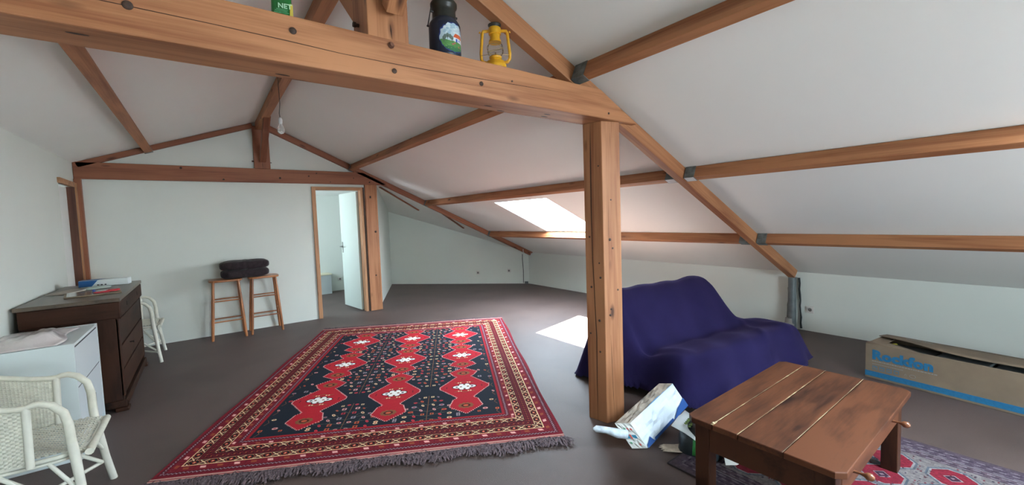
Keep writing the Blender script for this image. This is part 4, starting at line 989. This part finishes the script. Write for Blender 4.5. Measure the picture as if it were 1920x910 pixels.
for k in range(3): x = -.055 + k * .027; m2.add([(x + .008 * math.cos(a), -.0615, .014 + .006 * math.sin(a)) for a in [math.pi * 2 * q / 10 for q in range(10)]], [tuple(range(10))])
m2.obj('printed_dots', black_m, bx)
t_ = thing('booklet', 'tan booklet lying on the dresser near the wall', 'book', (-1.0, 5.28, Zt), math.radians(-20))
MB().box((-.075, -.15, 0), (.075, .15, .002)).obj('cover', mat('tan_cover', (.42, .34, .28), .6), t_); MB().box((-.072, -.147, .002), (.072, .147, .008)).obj('pages', mat('pages', (.6, .57, .52), .8), t_); MB().box((-.075, -.15, .008), (.075, .15, .010)).obj('cover', mat('tan_cover2', (.36, .30, .25), .6, noise=(8, .2)), t_)
t_ = thing('picture_board', 'thin wooden board lying on the dresser front corner', 'board', (-.80, 4.98, Zt), math.radians(10))
MB().box((-.17, -.17, 0), (.17, .17, .009)).obj('board', wood('board_wood', (.12, .085, .05), (.22, .16, .10), 0, knots=False), t_, bevel=.002)
MB().box((-.155, -.155, .009), (.10, .155, .0105)).obj('glass_sheet', mat('dull_glass', (.20, .22, .19), .12), t_)
t_ = thing('red_tool', 'red plastic tool lying on the board on the dresser', 'tool', (-.69, 4.93, Zt + .0115), math.radians(25))
MB().box((-.10, -.018, 0), (.05, .018, .010)).obj('blade', mat('red_plastic', (.45, .015, .03), .35), t_, bevel=.004); MB().box((-.01, .01, .0), (.075, .045, .014)).obj('grip', mat('red_plastic2', (.5, .02, .035), .35), t_, bevel=.005)
t_ = thing('blue_cap', 'tiny blue cap on the glass sheet on the dresser', 'cap', (-.80, 5.02, Zt + .011)); MB().lathe([(.010, 0), (.011, .016), (.007, .019), (.001, .019)], n=12).obj('cap', mat('blue_cap', (.02, .05, .25), .4), t_)
t_ = thing('plastic_wrap', 'crumpled clear plastic wrap beside the white carton', 'plastic', (-.84, 5.40, Zt), .3)
lump(.09, .045, .022, 8, .12).obj('film', mat('green_film', (.38, .46, .42), .2), t_)

# ================================================================== WHITE CABINET
wc = mat('cabinet_white', (.64, .71, .72), .35, noise=(3, .02)); wc2 = mat('cabinet_front', (.68, .74, .76), .28)
CX0, CX1, CY0, CY1, CH = -1.13, -.705, 3.715, 4.42, .752
t = thing('white_cabinet', 'white drawer cabinet between the wicker chair and the dark dresser', 'cabinet', (CX0, CY0, 0))
cw, cl = CX1 - CX0, CY1 - CY0
MB().box((0, 0, 0), (cw, .018, CH)).obj('side_panel', wc, t, bevel=.001)
MB().box((0, cl - .018, 0), (cw, cl, CH)).obj('side_panel', wc, t, bevel=.001)
MB().box((0, .018, 0), (.006, cl - .018, CH - .018)).obj('back_panel', wc, t)
MB().box((0, .019, CH - .02), (cw, cl - .019, CH - .002)).obj('top', wc, t, bevel=.001)
MB().box((.006, .018, 0), (cw - .02, cl - .018, .06)).obj('plinth', wc, t)
for (z0, z1) in ((.065, .455), (.463, .718)):
    d_ = MB().box((cw - .02, .020, z0), (cw - .002, cl - .020, z1)).obj('drawer', wc2, t, bevel=.0015)
    MB().box((cw - .03, .020, z1), (cw - .004, cl - .020, z1 + .006)).obj('gap_shade_strip', mat('gap_shade_grey', (.08, .085, .09), .7), t)  # solid strip above each drawer, the gap's shade put into its dark colour
m = MB(); m.tube([(cw - .003, .30, .27), (cw + .025, .30, .27), (cw + .025, .30, .33), (cw - .003, .30, .33)], .004, 8); m.obj('handle', chrome_m, t)
# plastic dust sheet on top
sheet = bpy.data.materials.new('plastic_sheet'); sheet.use_nodes = True; _b = sheet.node_tree.nodes['Principled BSDF']
_b.inputs['Base Color'].default_value = (.62, .57, .57, 1); _b.inputs['Roughness'].default_value = .22; _b.inputs['Coat Weight'].default_value = .4
n = sheet.node_tree; tn = n.nodes.new('ShaderNodeTexNoise'); tn.inputs['Scale'].default_value = 16; tn.inputs['Detail'].default_value = 5; tn.inputs['Distortion'].default_value = .8; bn = n.nodes.new('ShaderNodeBump'); bn.inputs['Distance'].default_value = .012; bn.inputs['Strength'].default_value = .5; tcn = n.nodes.new('ShaderNodeTexCoord'); n.links.new(tcn.outputs['Object'], tn.inputs[0]); n.links.new(tn.outputs[0], bn.inputs['Height']); n.links.new(bn.outputs[0], _b.inputs['Normal'])
P = []; random.seed(21)
for i in range(29):
    row = []
    for j in range(25):
        u, v = j / 24, i / 28; x = -.02 + u * (.37 + .02 * math.sin(v * 7)); y = -.004 + v * (.62 + .05 * math.sin(u * 5))
        e = min(u, 1 - u, v, 1 - v) * 6; e = min(1, e)
        hgt = .004 + e * (.022 + .014 * math.sin(u * 4 + 1) * math.sin(v * 4 + .5) + .060 * math.exp(-((u - .72) / .22) ** 2 - ((v - .30) / .3) ** 2) + .005 * math.sin(u * 13 + v * 7) + .004 * math.sin(v * 17 - u * 11) + .003 * math.sin(u * 37 + v * 23)) 
        row.append((x, y, max(.003, hgt)))
    P.append(row)
t = thing('plastic_sheet', 'crumpled pinkish plastic sheet on top of the white cabinet', 'plastic sheet', (CX0, CY0, CH + .0))
MB().grid(P).obj('sheet', sheet, t, solid=.002).modifiers[0].offset = 1

# ================================================================== WICKER CHAIRS
wk = mat('white_wicker', (.60, .59, .50), .55, noise=(25, .10)); wkp = mat('white_cane', (.64, .63, .55), .45, noise=(12, .08))
def weave(fn, nu, nv, m, w1=.40, amp=.0028):
    """plain weave of flat strands on surface fn(u,v)->(point, normal)"""
    for d_ in (0, 1):
        a, b = (nu, nv) if d_ == 0 else (nv, nu)
        for i in range(a):
            c = (i + .5) / a; h = w1 / a; vs = []
            for k in range(b + 1):
                s_ = (k) / b; sg = 1 if ((i + k + d_) % 2 == 0) else -1
                for e in (-h, h):
                    uv = (c + e, s_) if d_ == 0 else (s_, c + e)
                    p, n_ = fn(*uv); vs.append(p + n_ * amp * sg)
            m.add(vs, [(2 * k, 2 * k + 1, 2 * k + 3, 2 * k + 2) for k in range(b)])
def wicker(label, loc, rz=0):
    t = thing('wicker_armchair', label, 'chair', loc, rz, 'white wicker armchairs')
    SZ = .415
    # seat 
    SF, SB, SW = .235, -.235, .225
    def sfn(u, v):
        x = SB + (SF - SB) * u; y = (-SW + 2 * SW * v) * (.88 + .12 * u); fr_ = max(0, (u - .86) / .14)
        return Vector((x - .0 + .01 * fr_, y, SZ - .010 * math.sin(math.pi * v) - .030 * fr_ ** 2)), Vector((.25 * fr_, 0, 1)).normalized()
    m = MB(); weave(sfn, 36, 36, m); m.obj('woven_seat', wk, t, kind='stuff')
    m = MB(); m.tube([(SF + .004, y, SZ - .026) for y in (-SW, -.1, 0, .1, SW)], .017, 10); m.obj('seat_front_roll', wk, t)
    ring = []
    for k in range(24):
        a = 2 * math.pi * k / 24; c, s_ = math.cos(a), math.sin(a); p = (abs(c) ** 5 + abs(s_) ** 5) ** (-.2); ring.append((.228 * c * p, (SW * .97) * s_ * p * (.94 + .06 * c), SZ - .022))
    MB().tube(ring, .011, 8, closed=True).obj('seat_rail', wkp, t)
    ring2 = [(p[0] * .97, p[1] * .97, p[2] - .022) for p in ring]; MB().tube(ring2, .008, 8, closed=True).obj('seat_rail', wkp, t)
    # tub back: path from near arm, round the back, to far arm
    def path(s_):      # s in 0..1 -> (x,y)
        a = (s_ - .5) * 2; th_ = a * 1.55
        x = -.255 + .02 - .245 * (1 - abs(math.cos(th_)) ** .65) * -1 - .0
        y = .235 * math.copysign(abs(math.sin(th_)) ** .62, a) if a else 0
        return x, y
    def path2(s_):
        L1, W2_ = .20, .235; q = s_ * (2 * L1 + 2 * W2_ + .0)
        r_ = .10
        pts = [Vector((.05, -W2_)), Vector((-.14, -W2_)), Vector((-.215, -W2_ + .035)), Vector((-.262, -W2_ + .11)), Vector((-.28, 0)), Vector((-.262, W2_ - .11)), Vector((-.215, W2_ - .035)), Vector((-.14, W2_)), Vector((.05, W2_))]
        ls = [0]
        for a, b in zip(pts[:-1], pts[1:]): ls.append(ls[-1] + (b - a).length)
        q = s_ * ls[-1]
        for k in range(8):
            if q <= ls[k + 1] + 1e-9:
                tt = (q - ls[k]) / (ls[k + 1] - ls[k]); return pts[k].lerp(pts[k + 1], tt)
        return pts[-1]
    def topz(s_): return .665 + .13 * max(0, math.sin(math.pi * s_)) ** 1.6 + (.012 * math.cos(s_ * 6 * math.pi) if .2 < s_ < .8 else 0)
    def bfn(u, v):
        p = path2(u); q = path2(min(1, u + .01)); q0 = path2(max(0, u - .01)); d_ = (q - q0).normalized(); n_ = Vector((-d_.y, d_.x, 0))
        z = SZ - .01 + (topz(u) - SZ + .01) * v; lean = 1 + .10 * v
        return Vector((p.x * lean, p.y * (1 + .02 * v), z)), n_
    m = MB(); weave(bfn, 78, 30, m, .42); m.obj('woven_back', wk, t, kind='stuff')
    m = MB(); m.tube([bfn(k / 40, 1.0)[0] for k in range(41)], .014, 8); m.obj('top_rail', wk, t)
    for e in (0, 1): MB().tube([bfn(e, 0)[0] + Vector((0, 0, -.02)), bfn(e, 1)[0]], .015, 8).obj('arm_stake', wkp, t)
    for s_ in (.25, .5, .75): MB().tube([bfn(s_, 0)[0], bfn(s_, 1)[0]], .010, 8).obj('back_stake', wkp, t)
    # arm hoops
    for sy in (-1, 1):
        e = 0 if sy < 0 else 1; s0 = bfn(e, 1)[0]; y = sy * .24
        pts = [s0, Vector((.075, y, .672)), Vector((.10, y, .672)), Vector((.135, y, .655)), Vector((.170, y, .610)), Vector((.182, y, .55)), Vector((.185, sy * .235, .46)), Vector((.19, sy * .23, .40)), Vector((.20, sy * .24, .30)), Vector((.215, sy * .26, .15)), Vector((.235, sy * .285, 0))]
        MB().tube(pts[:7], [.013, .014, .015, .016, .017, .018, .019], 10).obj('arm_hoop', wk, t)
        MB().tube(pts[6:], [.019, .019, .018, .017, .017], 10).obj('leg', wkp, t)
        MB().tube([(-.19, sy * .19, SZ - .03), (-.21, sy * .21, .2), (-.235, sy * .235, 0)], [.016, .016, .015], 10).obj('leg', wkp, t)
        MB().tube([(.10, sy * .205, SZ - .045), (.205, sy * .247, .21)], .009, 8).obj('brace', wkp, t)
        MB().tube([(-.06, sy * .205, SZ - .045), (.20, sy * .245, .13)], .010, 8).obj('brace', wkp, t)
        MB().tube([(.18, sy * .10, SZ - .045), (.208, sy * .25, .20)], .008, 8).obj('brace', wkp, t)
    MB().tube([(.21, -.275, .115), (-.22, .225, .13)], .010, 8).obj('stretcher', wkp, t)
    MB().tube([(.21, .275, .125), (-.22, -.225, .115)], .010, 8).obj('stretcher', wkp, t)
    return t
ch = wicker('white wicker armchair in the left foreground before the white cabinet', (-.752, 3.02, 0))
c2 = copy_tree(ch); c2.location = (-.675, 5.93, 0) if False else (-.70, 6.16, 0)
c2['label'] = 'white wicker armchair half hidden beyond the dark chest of drawers'

# ================================================================== THINGS ON THE BEAM
BT = BZ1 + .001
t = thing('milk_churn', 'dark painted milk churn with a cottage scene standing on the beam', 'churn', (1.035, 1.895, BT))
chm = mat('churn_paint', (.018, .026, .045), .35, noise=(9, .4)); chk = mat('churn_neck', (.022, .022, .016), .4, noise=(20, .4))
MB().lathe([(.074, 0), (.079, .004), (.079, .155), (.076, .172), (.064, .190), (.060, .195)], n=40).obj('body', chm, t)
MB().lathe([(.060, .194), (.058, .235), (.060, .252), (.066, .257), (.067, .272), (.062, .280), (.003, .285)], n=40).obj('neck', chk, t)
m = MB()
for s_ in (-1, 1): m.tube([(s_ * .060, 0, .225), (s_ * .074, 0, .225)], .006, 8)
m.obj('lug', black_m, t)
MB().tube([(-.068, .0, .255), (-.082, -.005, .20), (-.095, -.01, .150), (-.097, -.012, .142)], [.0025, .0025, .003, .007], 8).obj('bail_handle', black_m, t)
def churn_img():
    s = 260; W, H = 1.0, 1.0; im = np.zeros((s, s, 3), np.float32); V_, U_ = np.mgrid[0:s, 0:s] / s; rng = np.random.RandomState(4)
    base = C(22, 34, 78); im[:] = base * .55
    d = np.sqrt(((U_ - .5) / .47) ** 2 + ((V_ - .5) / .44) ** 2) + .05 * np.sin(U_ * 34) * np.cos(V_ * 21)
    im[d < 1.12] = C(28, 52, 120); sky = d < 1.02; im[sky] = C(176, 196, 205)
    for _ in range(40): fillell(im, (.15 + .7 * rng.rand(), .62 + .3 * rng.rand()), .05, .035, (C(196, 210, 214), C(150, 178, 195))[rng.randint(2)], s)
    gr = sky & (V_ < .40 + .02 * np.sin(U_ * 12)); im[gr] = C(78, 132, 70); im[sky & (V_ < .2)] = C(48, 104, 66)
    for _ in range(60): fillell(im, (.12 + .76 * rng.rand(), .14 + .24 * rng.rand()), .02, .012, (C(98, 150, 80), C(64, 118, 66))[rng.randint(2)], s)
    for (x, y) in ((.2, .5), (.28, .54), (.36, .52), (.16, .45), (.42, .47)): fillell(im, (x, y), .05, .07, C(92, 110, 104), s); stroke(im, [(x, y - .12), (x, y)], .014, C(52, 48, 44), s)
    fillpoly(im, [(.5, .38), (.86, .38), (.86, .52), (.5, .52)], C(214, 214, 220), s); fillpoly(im, [(.46, .51), (.9, .51), (.84, .64), (.55, .64)], C(196, 84, 44), s)
    fillpoly(im, [(.56, .38), (.64, .38), (.64, .48), (.56, .48)], C(40, 80, 170), s); fillpoly(im, [(.70, .42), (.76, .42), (.76, .48), (.70, .48)], C(70, 100, 180), s)
    for (x, y) in ((.45, .28), (.7, .24), (.52, .32)): fillell(im, (x, y), .04, .025, C(170, 90, 84), s)
    im[d > 1.08] = C(20, 28, 50)
    return im
# curved picture patch
import itertools
cim = churn_img(); ih, iw = cim.shape[:2]
img = bpy.data.images.new('cottage_painting', iw, ih); px = np.ones((ih, iw, 4), np.float32); px[..., :3] = cim; img.pixels.foreach_set(px.ravel()); img.update(); img.pack()
pm_ = mat('cottage_painting', (.5, .5, .5), .35); nn = pm_.node_tree; it = nn.nodes.new('ShaderNodeTexImage'); it.image = img; uvn = nn.nodes.new('ShaderNodeUVMap'); nn.links.new(uvn.outputs[0], it.inputs[0]); nn.links.new(it.outputs[0], nn.nodes['Principled BSDF'].inputs['Base Color'])
P = []; A0, A1 = math.radians(-140), math.radians(-28)
for i in range(9): P.append([(.0796 * math.cos(A0 + (A1 - A0) * j / 20), .0796 * math.sin(A0 + (A1 - A0) * j / 20), .012 + .150 * i / 8) for j in range(21)])
po = MB().grid(P).obj('painted_scene', pm_, t); uv = po.data.uv_layers.new(name='UVMap')
for l_ in po.data.loops:
    i, j = divmod(l_.vertex_index, 21); uv.data[l_.index].uv = (j / 20, i / 8)

t = thing('oil_lantern', 'yellow hurricane oil lantern standing on the beam', 'lantern', (1.345, 1.895, BT), math.radians(-35))
yl = mat('yellow_enamel', (.68, .34, .015), .35, noise=(30, .12))
MB().lathe([(.052, 0), (.058, .004), (.060, .03), (.055, .038), (.052, .040), (.050, .052), (.030, .060), (.020, .062)], n=32).obj('fuel_tank', yl, t)
m = MB(); m.lathe([(.020, .060), (.030, .068), (.036, .075), (.034, .080), (.022, .084), (.012, .090)], n=24); m.obj('burner', yl, t)
MB().lathe([(.028, .082), (.040, .095), (.043, .115), (.040, .140), (.031, .158)], n=28, cap=False).obj('glass_globe', glass_mat('lantern_glass', (.97, .98, .97), 1.07), t)
MB().lathe([(.035, .156), (.033, .168), (.028, .172), (.028, .205)], n=24).obj('chimney', yl, t)
MB().lathe([(.034, .200), (.034, .232), (.030, .236)], n=24).obj('hood', yl, t)
MB().lathe([(.030, .236), (.032, .244), (.036, .247), (.036, .252), (.020, .257), (.002, .258)], n=24).obj('cap', mat('soot_black', (.02, .018, .012), .5), t)
for s_ in (-1, 1):
    pts = [(s_ * .045, 0, .048), (s_ * .066, 0, .052), (s_ * .078, 0, .068), (s_ * .079, 0, .10), (s_ * .073, 0, .16), (s_ * .069, 0, .205), (s_ * .063, 0, .217), (s_ * .032, 0, .219)]
    MB().tube(pts, .0085, 10).obj('side_tube', yl, t)
m = MB()
for s_ in (-1, 1):
    m.tube([(.045 * math.cos(a) , .045 * math.sin(a), .118 + s_ * .018 * math.sin(a * 1.0 + .6)) for a in [2 * math.pi * k / 24 for k in range(24)]], .0014, 5, closed=True)
m.tube([(-.078, -.01, .085), (-.05, -.045, .075), (0, -.055, .078), (.05, -.045, .075), (.078, -.01, .085)], .0016, 5)
m.obj('wire_guard', mat('wire_steel', (.40, .30, .14), .45, .2), t)
MB().lathe([(.004, .088), (.004, .104), (.001, .105)], n=8).obj('wick', mat('wick', (.10, .05, .03), .8), t)
m = MB(); m.tube([(-.079, 0, .21), (-.084, 0, .214)], .006, 8); m.tube([(.079, 0, .21), (.084, 0, .214)], .006, 8); m.obj('bail_pivot', yl, t)

t = thing('green_pouch', 'green printed pouch standing on the beam, its top out of frame', 'pouch', (.305, 1.90, BT), math.radians(-8))
gm = mat('green_foil', (.010, .13, .025), .3, noise=(10, .3))
m = MB(); P = []
for i in range(9):
    z = .20 * i / 8; w_ = .040 - .004 * math.sin(z * 15); dpt = .026 * (1 - (i / 8) ** 2) + .003
    P.append([(w_ * math.cos(a) * (abs(math.cos(a)) ** 3 + abs(math.sin(a)) ** 3) ** (-1 / 3), dpt * math.sin(a), z) for a in [2 * math.pi * (k % 20) / 20 for k in range(21)]])
m.grid(P); m.add(P[0][:-1], [tuple(range(20))]); m.obj('pouch', gm, t)
fm = Matrix(((1, 0, 0, 0), (0, 0, -1, -.0285), (0, 1, 0, 0), (0, 0, 0, 1)))
text_mesh('NET', .026, Matrix.Translation((-.014, 0, .052)) @ fm, mat('pale_green', (.35, .6, .4), .5), 'lettering', t, off=.0006)
m = MB()
for k, (a, b, z) in enumerate(((-.02, .02, .046), (-.025, .018, .040), (-.01, .024, .034), (-.015, .02, .027), (-.028, -.005, .033))): m.box((a, -.0282, z), (b, -.0265, z + .0015))
m.obj('printed_lines', mat('line_green', (.12, .42, .2), .5), t)
m = MB(); m.add([(.026, -.0275, .01), (.039, -.020, .01), (.039, -.020, .075), (.030, -.0255, .075)], [(0, 1, 2, 3)]); m.obj('yellow_print', mat('yellow_print', (.5, .42, .06), .4), t, solid=.001)
